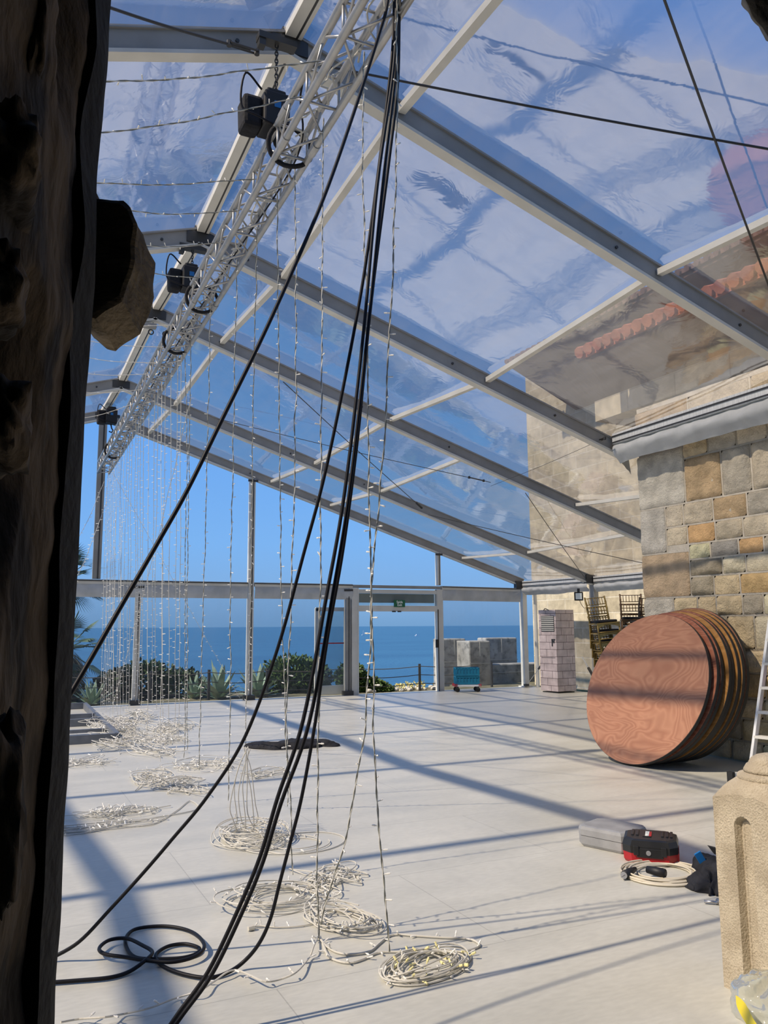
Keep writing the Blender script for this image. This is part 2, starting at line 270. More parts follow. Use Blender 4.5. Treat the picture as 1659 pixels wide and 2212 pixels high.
# ------------------------------------------------------------------ mesh builder
class MB:
    def __init__(s): s.v = []; s.f = []; s.mi = []; s.m = 0
    def add(s, vs, fs):
        b = len(s.v); s.v += [tuple(v) for v in vs]; s.f += [tuple(b+i for i in f) for f in fs]; s.mi += [s.m]*len(fs); return s
    def box(s, c, d, rot=None, tp=1.0):
        hx, hy, hz = d[0]/2, d[1]/2, d[2]/2
        vs = [Vector((x*hx*(tp if z > 0 else 1), y*hy*(tp if z > 0 else 1), z*hz)) for z in (-1, 1) for y in (-1, 1) for x in (-1, 1)]
        if rot: vs = [rot @ v for v in vs]
        vs = [v+Vector(c) for v in vs]
        return s.add(vs, [(0, 2, 3, 1), (4, 5, 7, 6), (0, 1, 5, 4), (2, 6, 7, 3), (0, 4, 6, 2), (1, 3, 7, 5)])
    def beam(s, p, q, wd, ht, up=(0, 0, 1), off=0):
        p, q = Vector(p), Vector(q); a = (q-p).normalized(); sd_ = a.cross(Vector(up)).normalized(); u_ = sd_.cross(a).normalized()
        vs = []
        for e_ in (p, q):
            for x, z in ((-1, -1), (1, -1), (1, 1), (-1, 1)): vs.append(e_+sd_*x*wd/2+u_*(z*ht/2+off))
        return s.add(vs, [(3, 2, 1, 0), (4, 5, 6, 7), (0, 1, 5, 4), (1, 2, 6, 5), (2, 3, 7, 6), (3, 0, 4, 7)])
    def tube(s, pts, r, n=6, caps=True, closed=False):
        pts = [Vector(p) for p in pts]; N = len(pts); rs = r if isinstance(r, (list, tuple)) else [r]*N
        vs = []; prev = None
        for i in range(N):
            a = pts[min(i+1, N-1)]-pts[max(i-1, 0)]
            if a.length < 1e-9: a = Vector((0, 0, 1))
            a.normalize()
            if prev is None:
                ref = Vector((0, 0, 1)) if abs(a.z) < .9 else Vector((1, 0, 0)); x = a.cross(ref).normalized()
            else:
                x = (prev-a*prev.dot(a))
                if x.length < 1e-6: x = a.orthogonal()
                x.normalize()
            prev = x; y = a.cross(x)
            for k in range(n): t = 2*PI*k/n; vs.append(pts[i]+(x*math.cos(t)+y*math.sin(t))*rs[i])
        fs = [(i*n+k, i*n+(k+1) % n, (i+1)*n+(k+1) % n, (i+1)*n+k) for i in range(N-1) for k in range(n)]
        if caps: fs += [tuple(reversed(range(n))), tuple((N-1)*n+k for k in range(n))]
        return s.add(vs, fs)
    def lathe(s, c, prof, n=24, axis=None):
        vs = []; c = Vector(c)
        R_ = axis if axis else Matrix.Identity(3)
        for r, z in prof:
            for k in range(n): t = 2*PI*k/n; vs.append(c+R_ @ Vector((r*math.cos(t), r*math.sin(t), z)))
        N = len(prof); fs = [(i*n+k, i*n+(k+1) % n, (i+1)*n+(k+1) % n, (i+1)*n+k) for i in range(N-1) for k in range(n)]
        fs += [tuple(reversed(range(n))), tuple((N-1)*n+k for k in range(n))]
        return s.add(vs, fs)
    def prism(s, poly, d):
        """poly: list of 3-D points, d: extrusion vector"""
        n = len(poly); d = Vector(d); vs = [Vector(p) for p in poly]+[Vector(p)+d for p in poly]
        fs = [tuple(reversed(range(n))), tuple(range(n, 2*n))]+[(i, (i+1) % n, n+(i+1) % n, n+i) for i in range(n)]
        return s.add(vs, fs)
    def grid(s, f, nu, nv):
        vs = [f(i/nu, j/nv) for j in range(nv+1) for i in range(nu+1)]
        return s.add(vs, [(j*(nu+1)+i, j*(nu+1)+i+1, (j+1)*(nu+1)+i+1, (j+1)*(nu+1)+i) for j in range(nv) for i in range(nu)])
    def build(s, name, mats, parent=None, smooth=False, bevel=0, origin=None):
        me = bpy.data.meshes.new(name)
        o_ = Vector(origin) if origin is not None else Vector((0, 0, 0))
        me.from_pydata([tuple(Vector(v)-o_) for v in s.v] if origin is not None else s.v, [], s.f)
        if not isinstance(mats, (list, tuple)): mats = [mats]
        for q in mats: me.materials.append(M[q] if isinstance(q, str) else q)
        if len(mats) > 1: me.polygons.foreach_set('material_index', s.mi)
        if smooth: me.polygons.foreach_set('use_smooth', [True]*len(me.polygons))
        me.update()
        ob = bpy.data.objects.new(name, me); COL.objects.link(ob); ob.location = o_
        if parent is not None: ob.parent = parent
        if bevel:
            b = ob.modifiers.new('bevel', 'BEVEL'); b.width = bevel; b.segments = 2; b.limit_method = 'ANGLE'
        return ob

def tag(o, label=None, cat=None, group=None, kind=None):
    if label: o['label'] = label
    if cat: o['category'] = cat
    if group: o['group'] = group
    if kind: o['kind'] = kind
    return o
def thing(name, label, cat, group=None, loc=(0, 0, 0), rz=0):
    o = bpy.data.objects.new(name, None); COL.objects.link(o); o.empty_display_size = .1
    o.location = loc; o.rotation_euler = (0, 0, rz)
    return tag(o, label, cat, group)
def struct(o): o['kind'] = 'structure'; return o
def copy_tree(o, parent=None):
    c = o.copy(); COL.objects.link(c)
    if parent is not None: c.parent = parent
    for ch in list(o.children): copy_tree(ch, c)
    return c
def smoothpath(pts, n=6):
    """Catmull-Rom"""
    pts = [Vector(p) for p in pts]; out = []
    P = [pts[0]*2-pts[1]]+pts+[pts[-1]*2-pts[-2]]
    for i in range(1, len(P)-2):
        a, b, c, d = P[i-1], P[i], P[i+1], P[i+2]
        for k in range(n):
            t = k/n; out.append(.5*((2*b)+(c-a)*t+(2*a-5*b+4*c-d)*t*t+(3*b-a-3*c+d)*t**3))
    out.append(pts[-1]); return out
def resample(pts, step):
    out = [pts[0]]; acc = 0
    for a, b in zip(pts[:-1], pts[1:]):
        L = (b-a).length
        while acc+L >= step and L > 1e-9:
            t = (step-acc)/L; a = a.lerp(b, t); out.append(a); L = (b-a).length; acc = 0
        acc += L
    return out

# ------------------------------------------------------------------ tent geometry numbers
XR, ZR, SL = 1.84, 6.03, 0.315
RY = [2.45, 5.50, 8.54, 11.37, 14.82, 17.64]
DZ = [0.0, .12, -.09, .055, -.02, .076]
XE, XL = 12.62, -8.9
XN = 7.72          # near eave beside the tower
YG = 17.64
def rz_(X, i=None, d=0.0): return ZR-SL*abs(X-XR)+d+(DZ[i] if i is not None else 0)

# ================================================================== SETTING
# floor
struct(MB().box((1.9, 8.8, -.06), (22.0, 18.0, .12)).build('floor', 'floor'))
# hairline cracks drawn by real shallow gaps are too thin; stains are in the paint

# clear roof sheets, one per bay (sagging a little between rafters)
def sheet(y0, d0, y1, d1, xa, xb, nm='ceiling'):
    def f(u, v):
        X = xa+(xb-xa)*u; Y = y0+(y1-y0)*v
        z = ZR-SL*abs(X-XR)+d0+(d1-d0)*v+.10-.05*math.sin(PI*v)*(.4+.6*math.sin(PI*min(1, max(0, u))))
        z += .012*noise.noise(Vector((X*.9, Y*2.2, 3)))
        return (X, Y, z)
    return struct(MB().grid(f, 24, 12).build(nm, 'roofpvc', smooth=True))
for i in range(5):
    xe = XN if i < 2 else XE
    sheet(RY[i], DZ[i], RY[i+1], DZ[i+1], XR, xe+.1)
    sheet(RY[i], DZ[i], RY[i+1], DZ[i+1], XL, XR)

# ---- gable (far end) clear walls
def pane(name, pts, mt='gablepvc'):
    return struct(MB().add([Vector(p) for p in pts], [tuple(range(len(pts)))]).build(name, mt))
ZB = 2.545
Xd0, Xd1 = 7.72, 10.02     # door frame outer limits
wn = 1
def wname():
    global wn
    s_ = 'window_%d' % wn; wn += 1; return s_
Yp = YG+.02
pane(wname(), [(-3, Yp, ZB), (XR, Yp, ZB), (XR, Yp, rz_(XR, 5)-.1), (-3, Yp, rz_(-3, 5)-.1)])
pane(wname(), [(XR, Yp, ZB), (5.16, Yp, ZB), (5.16, Yp, rz_(5.16, 5)-.1), (XR, Yp, rz_(XR, 5)-.1)])
pane(wname(), [(5.16, Yp, ZB), (10.04, Yp, ZB), (10.04, Yp, rz_(10.04, 5)-.1), (5.16, Yp, rz_(5.16, 5)-.1)])
pane(wname(), [(10.04, Yp, ZB), (12.5, Yp, ZB), (12.3, Yp, rz_(12.3, 5)-.1), (10.04, Yp, rz_(10.04, 5)-.1)])
for a, b in ((-3, 1.2), (1.2, 2.72), (2.72, 5.16), (5.16, 7.55), (10.12, 12.55)):
    pane(wname(), [(a, Yp, 0), (b, Yp, 0), (b, Yp, 2.42), (a, Yp, 2.42)], 'lowpvc')

# ================================================================== TENT FRAME
def ibeam(mb, p, q, h=.21, wd=.11):
    mb.m = 0; mb.beam(p, q, wd*.62, h-.04, off=0)
    mb.m = 1; mb.beam(p, q, wd, .03, off=-h/2+.015); mb.m = 0; mb.beam(p, q, wd, .022, off=h/2-.011)  # lower flange paler: floor bounce put into the colour of the same aluminium
rl_lab = ['grey rafter frame just over the viewer, above the near floor', 'nearest large grey rafter frame crossing the top of the picture', 'second grey rafter frame, ending beside the stone wall corner',
          'third grey rafter frame from the front, with crossed wires beside it', 'fourth grey rafter frame, whose foot post stands beside the gold chairs', 'last grey rafter frame, closing the far end wall above the sea']
for i, Y in enumerate(RY):
    t = thing('roof_rafter', rl_lab[i], 'rafter', 'rafter frames of the clear tent')
    xe = XN if i < 2 else XE
    if i == 2: xe = 7.98
    mb = MB(); ibeam(mb, (XR, Y, rz_(XR, i)), (xe, Y, rz_(xe, i))); mb.build('right_beam', ['alu', 'alulight'], t)
    mb = MB(); ibeam(mb, (XR, Y, rz_(XR, i)), (XL, Y, rz_(XL, i))); mb.build('left_beam', ['alu', 'alulight'], t)
    mb = MB(); mb.box((XR, Y, rz_(XR, i)+.02), (.12, .08, .22)); mb.box((XR, Y-.04, rz_(XR, i)-.02), (.3, .02, .13)); mb.build('ridge_joint', 'darksteel', t)
    for X in (XR+.55, XR+.95, XR-.42, 5.1, 6.7):
        b = MB(); b.lathe((X, Y-.036, rz_(X, i)+.01), [(.0, 0), (.016, 0), (.016, .012), (.0, .012)], 8, Matrix.Rotation(PI/2, 3, 'X')); b.build('bolt', 'darksteel', t)
    if i >= 3:
        p_ = MB(); p_.box((XE, Y, 1.28), (.13, .17, 2.56)); p_.box((XE, Y, .015), (.26, .26, .03)); p_.build('post', 'alulight' if i == 5 else 'alu', t)
        p_ = MB(); p_.box((XE-.1, Y-.02, 2.66), (.30, .12, .2)); p_.build('eave_joint', 'darksteel', t)
    b = MB(); b.box((XL, Y, 1.3), (.13, .17, 2.6)); b.build('post', 'alu', t)

def purlin(X, i, wd=.07, ht=.055, lab='', grp='purlins between the rafters', off=.02):
    y0, y1 = RY[i]+.05, RY[i+1]-.05
    p, q = Vector((X, y0, rz_(X, i, off))), Vector((X, y1, rz_(X, i+1, off)))
    t = thing('roof_purlin', lab, 'purlin', grp)
    MB().beam(p, q, wd, ht).build('rail', 'alulight', t)
    for e_, s_ in ((p, 1), (q, -1)):
        MB().box(e_+Vector((-.03, s_*.02-.03*s_*2, -.06)), (.13, .03, .05)).build('clamp', 'darksteel', t)
bayname = ['over the near floor', 'in the first bay shown', 'in the second bay shown', 'in the third bay shown', 'in the last bay before the end wall']
for i in range(5):
    purlin(2.82, i, .07, .06, 'pale purlin nearest the ridge, right slope, '+bayname[i])
    purlin(5.62, i, .07, .06, 'pale purlin midway down the right slope, '+bayname[i])
purlin(9.34, 2, lab='short pale purlin disappearing behind the stone wall corner')
purlin(7.1, 3, lab='pale purlin third from the ridge, between the third and the fourth rafter')
purlin(7.1, 4, lab='pale purlin third from the ridge, between the fourth and the last rafter')
purlin(10.75, 3, lab='lowest pale purlin above the gold chairs')
purlin(10.75, 4, lab='lowest pale purlin above the brick-patterned cabinet')
for i in range(5):  # out of view; placed and widened so their soft shadows fall on the floor
    purlin(-.56, i, .25, .07, 'unseen purlin on the left roof slope, widened for its floor shadow, '+bayname[i], 'purlins of the left slope')
    purlin(-3.5, i, .17, .08, 'lower unseen purlin on the left roof slope, widened for its floor shadow, '+bayname[i], 'purlins of the left slope')
# ridge beam per bay
for i in range(5):
    t = thing('ridge_beam', 'pale ridge beam of the tent roof, '+bayname[i], 'ridge beam', 'ridge beams')
    p, q = Vector((XR, RY[i]+.06, rz_(XR, i, .08))), Vector((XR, RY[i+1]-.06, rz_(XR, i+1, .08)))
    MB().beam(p, q, .085, .07).build('rail', 'alulight', t)
    MB().beam(p+Vector((.05, 0, -.01)), q+Vector((.05, 0, -.01)), .02, .05).build('keder_track', 'darksteel', t)
    MB().beam(p+Vector((.075, 0, -.01)), q+Vector((.075, 0, -.01)), .03, .06).build('side_strip', 'alulight', t)
# eave gutters with hanging valance
def eave(X, y0, y1, z0, z1, lab, drop=.22, vlab='grey fabric valance hanging under the eave beam'):
    t = thing('eave_beam', lab, 'eave beam', 'eave beams')
    MB().beam((X, y0, z0), (X, y1, z1), .16, .15).build('gutter', 'gutter', t)
    MB().beam((X-.085, y0, z0+.03), (X-.085, y1, z1+.03), .012, .02).build('seam_line', 'darksteel', t)
    MB().beam((X-.085, y0, z0-.055), (X-.085, y1, z1-.055), .012, .016).build('seam_line', 'darksteel', t)
    def f(u, v):
        Y = y0+(y1-y0)*u; z = z0+(z1-z0)*u
        a = v*PI*1.25
        wob = .015*noise.noise(Vector((Y*3, v*3, X)))+.008*math.sin(Y*21)
        return (X-.03-.07*math.sin(a)+wob+.03*noise.noise(Vector((Y*6, v*2, 7+X))), Y, z-.07-drop*v+wob*.6*(1-v)-(.035*noise.noise(Vector((Y*1.3, 5, X)))*v))
    MB().grid(f, 90, 10).build('valance', 'valance', t, smooth=True)
    return t
eave(XN, 1.6, 8.45, 4.22, 4.17, 'pale gutter beam with a grey valance along the near stone wall', .26)
eave(XE, RY[2]+.05, RY[3]-.08, 2.66, 2.64, 'eave beam hidden behind the stone wall corner')
eave(XE, RY[3]+.08, RY[4]-.1, 2.66, 2.64, 'eave beam with grey valance above the gold chairs')
eave(XE, RY[4]+.1, RY[5]-.1, 2.66, 2.68, 'eave beam with grey valance above the brick-patterned cabinet')
# torn flap of fabric at the end of near eave
fb = MB(); fb.grid(lambda u, v: (7.62+.42*u, 8.47+.10*u-.03*v, 4.03-.10*u-.22*v*(u*.9+.1)+.02*noise.noise(Vector((u*5, v*5, 1)))), 8, 6)
tag(fb.build('fabric_flap', 'valance', smooth=True), 'small grey fabric flap closing the gap between rafter end and stone wall corner', 'flap')

# gable members
def member(name, lab, cat, grp, p, q, wd, ht, mt='alu', up=(0, 1, 0), extra=None):
    t = thing(name, lab, cat, grp)
    MB().beam(p, q, wd, ht, up).build('profile', mt, t)
    return t
g = 'posts of the far end wall'
def post(X, z0, z1, wd, lab, shoe=True, mt='alulight'):
    t = thing('gable_post', lab, 'post', g)
    MB().box((X, YG, (z0+z1)/2), (wd, .12, z1-z0)).build('profile', mt, t)
    MB().box((X+wd*.12, YG-.065, (z0+z1)/2), (wd*.16, .012, z1-z0)).build('groove', 'darksteel', t)
    if shoe: MB().box((X, YG-.02, z0+.05), (wd+.1, .2, .1)).build('shoe', 'darksteel', t)
    MB().box((X, YG-.07, z1-.04), (wd+.1, .03, .05)).build('top_clamp', 'darksteel', t)
post(1.86, ZB+.06, rz_(1.86, 5)-.1, .16, 'grey centre post of the far end wall above the long cross beam', False, 'alu')
post(5.17, 0, rz_(5.17, 5)-.1, .13, 'tall slim post of the far end wall left of the open glass door')
post(10.04, ZB+.06, rz_(10.04, 5)-.1, .09, 'short upper post above the right side of the doorway', False)
post(2.72, 0, ZB-.06, .11, 'low post behind the hanging strings of lights at the far left')
post(7.55, 0, ZB-.06, .12, 'low grey post left of the doorway where the open door is hinged', True, 'alu')
def crossb(x0, x1, lab, z0, z1):
    t = thing('cross_beam', lab, 'cross beam', 'cross beams of the far end wall')
    MB().beam((x0, YG-.02, z0), (x1, YG-.02, z1), .10, .09, (0, 0, 1)).build('profile', 'alulight', t)
    MB().beam((x0, YG-.085, z0+.02), (x1, YG-.085, z1+.02), .02, .02, (0, 0, 1)).build('groove', 'darksteel', t)
    def f(u, v):
        X = x0+(x1-x0)*u
        return (X, YG-.05-.03*math.sin(v*PI)+.012*math.sin(X*13)*(1-v)+.01*noise.noise(Vector((X*5, v*3, 2))), z0+(z1-z0)*u-.03-.29*v+.02*abs(math.sin(X*5.2))*(1-v))
    MB().grid(f, 70, 6).build('valance', 'valance', t, smooth=True)
crossb(-3, 5.09, 'long grey cross beam with scalloped valance at left of the far end wall', ZB, ZB)
crossb(5.25, 7.66, 'grey cross beam with scalloped valance left of the doorway', ZB, ZB)
crossb(10.12, 12.5, 'cross beam with grey valance right of the doorway', ZB, ZB-.02)
MB().beam((7.66, YG, ZB), (10.12, YG, ZB), .1, .07).build('trim_1', 'alu')
struct(bpy.data.objects['trim_1'])

# door frame: structure
t = thing('door_1', None, None); struct(t)
w_ = M['white']
MB().box((7.73, YG, 1.25), (.18, .14, 2.5)).build('left_jamb', 'white', t)
MB().box((7.80, YG-.075, 1.25), (.02, .02, 2.5)).build('left_jamb_lip', 'alulight', t)
MB().box((10.05, YG, 1.25), (.17, .14, 2.5)).build('right_jamb', 'white', t)
MB().box((9.985, YG-.075, 1.0), (.02, .02, 2.0)).build('right_jamb_lip', 'darksteel', t)
MB().box((8.89, YG, 2.02), (2.16, .12, .14)).build('header', 'white', t)
MB().box((8.89, YG, 2.43), (2.16, .12, .09)).build('top_rail', 'white', t)
MB().box((8.89, YG, 2.24), (2.1, .015, .28)).build('transom_glass', 'glass', t)
MB().box((8.89, YG+.05, 2.27), (2.1, .02, .22)).build('transom_blind', 'valance', t)
MB().box((8.9, YG-.075, 1.945), (.09, .03, .03)).build('door_holder', 'darksteel', t)
MB().box((8.75, YG-.075, 1.945), (.09, .03, .03)).build('door_holder', 'darksteel', t)
MB().box((9.93, YG-.1, 1.16), (.07, .05, .2)).build('door_closer', 'black', t)
# open leaf
t = thing('door_2', None, None); struct(t)
yl = YG+.22; LX = .17
for (c, d) in (((6.70+LX, yl, 1.05), (.12, .05, 1.95)), ((7.42+LX, yl, 1.05), (.07, .05, 1.95)), ((7.05+LX, yl, 2.0), (.78, .05, .09)), ((7.05+LX, yl, .12), (.78, .05, .2))):
    MB().box(c, d).build('stile', 'white', t)
MB().box((7.05+LX, yl, 1.1), (.66, .01, 1.75)).build('glass', 'glass', t)
MB().box((7.05+LX, yl-.01, 1.20), (.66, .004, .03)).build('red_stripe', 'red', t)
MB().box((6.72+LX, yl-.05, 1.02), (.04, .05, .16)).build('door_handle', 'darksteel', t)

# exit sign
def text(body, size, mt, parent, loc, rot, name='lettering', ext=.001, bold=0, sx=1):
    c = bpy.data.curves.new(name, 'FONT'); c.body = body; c.size = size; c.extrude = ext; c.align_x = 'CENTER'; c.align_y = 'CENTER'; c.offset = bold; c.space_line = .85
    ob = bpy.data.objects.new(name, c); COL.objects.link(ob)
    dg = bpy.context.evaluated_depsgraph_get(); me = bpy.data.meshes.new_from_object(ob.evaluated_get(dg)); bpy.data.objects.remove(ob)
    me.materials.clear(); me.materials.append(M[mt]); o2 = bpy.data.objects.new(name, me); COL.objects.link(o2)
    o2.location = loc; o2.rotation_euler = rot; o2.scale = (sx, 1, 1); o2.parent = parent; return o2
t = thing('exit_sign', 'small green exit sign with white lettering fixed over the doorway', 'sign')
pl_ = MB().box((8.9, YG-.08, 2.14), (.30, .02, .17)).build('plate', 'green', t)
text('Saida\nExit', .083, 'signwhite', pl_, (8.9, YG-.092, 2.14), (PI/2, 0, 0), bold=.0015)

# ---- tower wall with individual stones in one mesh (X = 8 plane)
def stonemat():
    mt, n, out = newmat('towerstone'); p = n.nodes.new('ShaderNodeBsdfPrincipled'); n.links.new(p.outputs[0], out.inputs[0])
    at_ = n.nodes.new('ShaderNodeAttribute'); at_.attribute_name = 'stone'
    tc = n.nodes.new('ShaderNodeTexCoord')
    a = n.nodes.new('ShaderNodeTexNoise'); a.inputs['Scale'].default_value = 5; a.inputs['Detail'].default_value = 8; n.links.new(tc.outputs['Object'], a.inputs['Vector'])
    r = n.nodes.new('ShaderNodeMapRange'); r.inputs[1].default_value = .3; r.inputs[2].default_value = .7; r.inputs[3].default_value = .78; r.inputs[4].default_value = 1.28; n.links.new(a.outputs[0], r.inputs[0])
    mx = n.nodes.new('ShaderNodeMix'); mx.data_type = 'RGBA'; mx.blend_type = 'MULTIPLY'; mx.inputs[0].default_value = 1; n.links.new(at_.outputs['Color'], mx.inputs[6]); n.links.new(r.outputs[0], mx.inputs[7])
    n.links.new(mx.outputs[2], p.inputs['Base Color']); p.inputs['Roughness'].default_value = .95
    b = n.nodes.new('ShaderNodeTexNoise'); b.inputs['Scale'].default_value = 26; b.inputs['Detail'].default_value = 8; b.inputs['Roughness'].default_value = .65; n.links.new(tc.outputs['Object'], b.inputs['Vector'])
    bp = n.nodes.new('ShaderNodeBump'); bp.inputs['Strength'].default_value = 1.0; bp.inputs['Distance'].default_value = .055; n.links.new(b.outputs[0], bp.inputs['Height']); n.links.new(bp.outputs[0], p.inputs['Normal'])
    return mt
M['towerstone'] = stonemat()
PAL0 = [(.60, .51, .36), (.62, .55, .42), (.57, .49, .36), (.66, .59, .45), (.42, .385, .32), (.39, .365, .315), (.50, .37, .20), (.58, .46, .25), (.46, .31, .17), (.36, .33, .27), (.64, .57, .46), (.57, .49, .35), (.63, .56, .43), (.60, .52, .38)]
PAL = [tuple(min(.85, q*k_) for q, k_ in zip(c, (1.40, 1.33, 1.18))) for c in PAL0]
def tower():
    WX = 8.0; YC = 8.36
    rnd = random.Random(5)
    stones = []   # (ya, yb, z0, z1, col, relief)
    Q = [(4.02, 3.20, .80, (.47, .46, .42)), (3.20, 2.42+.02, .46, (.45, .44, .41)), (2.44, 1.80, .80, (.46, .35, .24)), (1.80, 1.02, .55, (.46, .44, .40)), (1.02, .45, .85, (.40, .37, .31)), (.45, 0, .5, (.42, .39, .33))]
    Q = []
    # quoins read from the corner, z levels measured on the wall
    for z1, z0, wd, c in ((4.55, 3.92, .95, (.42, .33, .22)), (3.92, 3.16, .83, (.50, .49, .45)), (3.16, 2.54, .46, (.47, .46, .43)), (2.54, 1.95, .83, (.47, .37, .26)), (1.95, 1.15, .52, (.49, .47, .42)), (1.15, .62, .8, (.42, .38, .31)), (.62, 0, .55, (.40, .37, .31))):
        c = (c[0]*1.42, c[1]*1.38, c[2]*1.30); stones.append((YC, YC-wd, z0, z1, c, .014)); Q.append((z0, z1, wd))
    def qw(z):
        for a, b, wd in Q:
            if a <= z < b: return wd
        return 0
    courses = [(4.55, 4.0, .9), (4.0, 3.74, .5), (3.74, 3.16, .55), (3.16, 2.87, .42), (2.87, 2.62, .40), (2.62, 2.42, .40), (2.42, 2.20, .45), (2.20, 1.95, .42), (1.95, 1.70, .36), (1.70, 1.30, .40), (1.30, 1.03, .60), (1.03, .74, .46), (.74, .5, .5), (.5, .24, .5), (.24, 0, .6)]
    for z1, z0, aw in courses:
        y = YC-max(qw((z0+z1)/2), qw(z0+.01) if qw(z0+.01) else 0)
        while y > 1.0:
            wd = aw*rnd.uniform(.7, 1.3); c = rnd.choice(PAL)
            if z0 > 2.8: c = rnd.choice([(.46, .42, .34), (.56, .46, .30), (.60, .53, .41), (.50, .46, .38), (.56, .49, .37), (.50, .37, .22)])
            if 2.2 < z0 < 2.6 and rnd.random() < .6: c = rnd.choice([(.37, .35, .31), (.41, .385, .335)])
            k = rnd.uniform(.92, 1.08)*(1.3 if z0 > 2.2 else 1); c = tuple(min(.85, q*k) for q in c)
            stones.append((y, y-wd, z0, z1, c, rnd.choice([.012, .02, .03, .04])))
            y -= wd
    mb = MB(); cols = []
    # mortar backing
    mb.m = 1; mb.box((WX+.75, (YC-.03+0)/2, 2.3), (1.5, YC-.03, 4.6)); cols += [(.5, .46, .38)]*6
    mb.m = 0
    for ya, yb, z0, z1, c, rel in stones:
        gp = .013; ya -= gp; yb += gp; z0 += gp; z1 -= gp
        W = ya-yb; Hh = z1-z0
        nu = max(5, int(W/.028)); nv = max(5, int(Hh/.028)); sd_ = rnd.uniform(0, 99)
        corner = abs(ya+gp-YC) < 1e-3
        def f(u, v):
            Y = ya-W*u; Z = z0+Hh*v
            du = min(u*W, (1-u)*W)/.035; dv = min(v*Hh, (1-v)*Hh)/.035
            if corner: du = (1-u)*W/.035
            eg = min(1, du, dv); eg = eg**.5
            nn = noise.fractal(Vector((Y*5+sd_, Z*5, sd_)), 1.0, 2.0, 4)
            n2 = noise.noise(Vector((Y*1.6+sd_, Z*1.6, 3)))
            # margins drafted flat, centre rough
            edge = min(1, min(du, dv)/1.0)
            x = WX-(.008+rel*(.8+.7*n2+1.1*nn)*edge)*eg
            wob = .006*noise.noise(Vector((Y*9, Z*9, sd_)))
            return (x, Y+wob, Z+wob)
        n0 = len(mb.f); mb.grid(f, nu, nv); cols += [c]*(len(mb.f)-n0)
        # sides down to the mortar
        n0 = len(mb.f); d = .03
        mb.add([(WX-.004, ya, z0), (WX-.004, yb, z0), (WX-.004, yb, z1), (WX-.004, ya, z1), (WX+d, ya, z0), (WX+d, yb, z0), (WX+d, yb, z1), (WX+d, ya, z1)], [(0, 1, 5, 4), (1, 2, 6, 5), (2, 3, 7, 6), (3, 0, 4, 7)])
        cols += [c]*(len(mb.f)-n0)
        if corner:
            n0 = len(mb.f); mb.box((WX+.4, YC-.012, (z0+z1)/2), (.8, .024, Hh)); cols += [c]*(len(mb.f)-n0)
    ob = mb.build('wall_right', ['towerstone', 'mortar'], smooth=False)
    me = ob.data; at_ = me.color_attributes.new('stone', 'FLOAT_COLOR', 'CORNER')
    buf = []
    for p_, c in zip(me.polygons, cols): buf += [c[0], c[1], c[2], 1]*p_.loop_total
    at_.data.foreach_set('color', buf)
    me.polygons.foreach_set('use_smooth', [True]*len(me.polygons))
    return struct(ob)
tower()
# upper part of tower, above the tent roof, and its tiled eave
ye = onX(1255, 772, 7.3); z_e = ye.z
struct(MB().box((9.4, 5.3, (4.65+z_e-.4)/2), (2.7, 7.9, z_e-.4-4.65)).build('wall_upper', 'wallup'))
t = thing('tiled_eave', 'terracotta tiled eave of the stone tower seen through the clear roof', 'eave')
pa, pb = Vector((7.3, ye.y, z_e)), Vector((7.3, 1.5, z_e))
mb = MB(); y = pa.y
while y > pb.y:
    mb.tube([(7.26, y, z_e+.06), (7.9, y, z_e+.30)], [.085, .075], 8); y -= .19
mb.build('tiles', 'tile', t)
MB().prism([(7.32, pa.y, z_e-.02), (9.6, pa.y-1.3, z_e+.6), (9.6, 1.5, z_e+.6), (7.32, 1.5, z_e-.02)], (0, 0, .06)).build('roof_slope', 'tile', t)
MB().prism([(7.36, pa.y-.03, z_e-.05), (8.3, pa.y-.4, z_e-.22), (8.3, 1.5, z_e-.22), (7.36, 1.5, z_e-.05)], (0, 0, .03)).build('soffit', 'soffit', t)

# far stone building along the right side
FX = 13.7
struct(MB().box((FX+2.5, 11.6, 4.4), (5, 14.2, 8.9)).build('wall_far', 'wallfar'))
zf = onX(1380, 650, 12.0).z
t = thing('overhanging_roof', 'large dark overhanging roof of the stone building beyond the tent', 'roof')
yfe = onX(1100, 801, 12.0).y
MB().prism([(12.0, yfe, zf), (FX, yfe-.6, zf-1.15), (FX, 4, zf-1.15), (12.0, 4, zf)], (0, 0, .08)).build('soffit', 'soffit', t)
MB().prism([(11.95, yfe+.05, zf+.08), (17, yfe-2, zf+1.9), (17, 4, zf+1.9), (11.95, 4, zf+.08)], (0, 0, .1)).build('roof_slope', 'roofbrown', t)
mb = MB(); y = yfe
while y > 5:
    mb.tube([(11.9, y, zf+.12), (12.4, y-.02, zf+.3)], .07, 6); y -= .24
mb.build('edge_tiles', 'roofbrown', t)
struct(MB().box((FX+2.5, 11.6, zf-1.2+.05-.9), (5, 14.0, max(.2, zf-1.1-7.1))).build('wall_far_top', 'wallfar')) if zf-1.15 > 8.9 else None

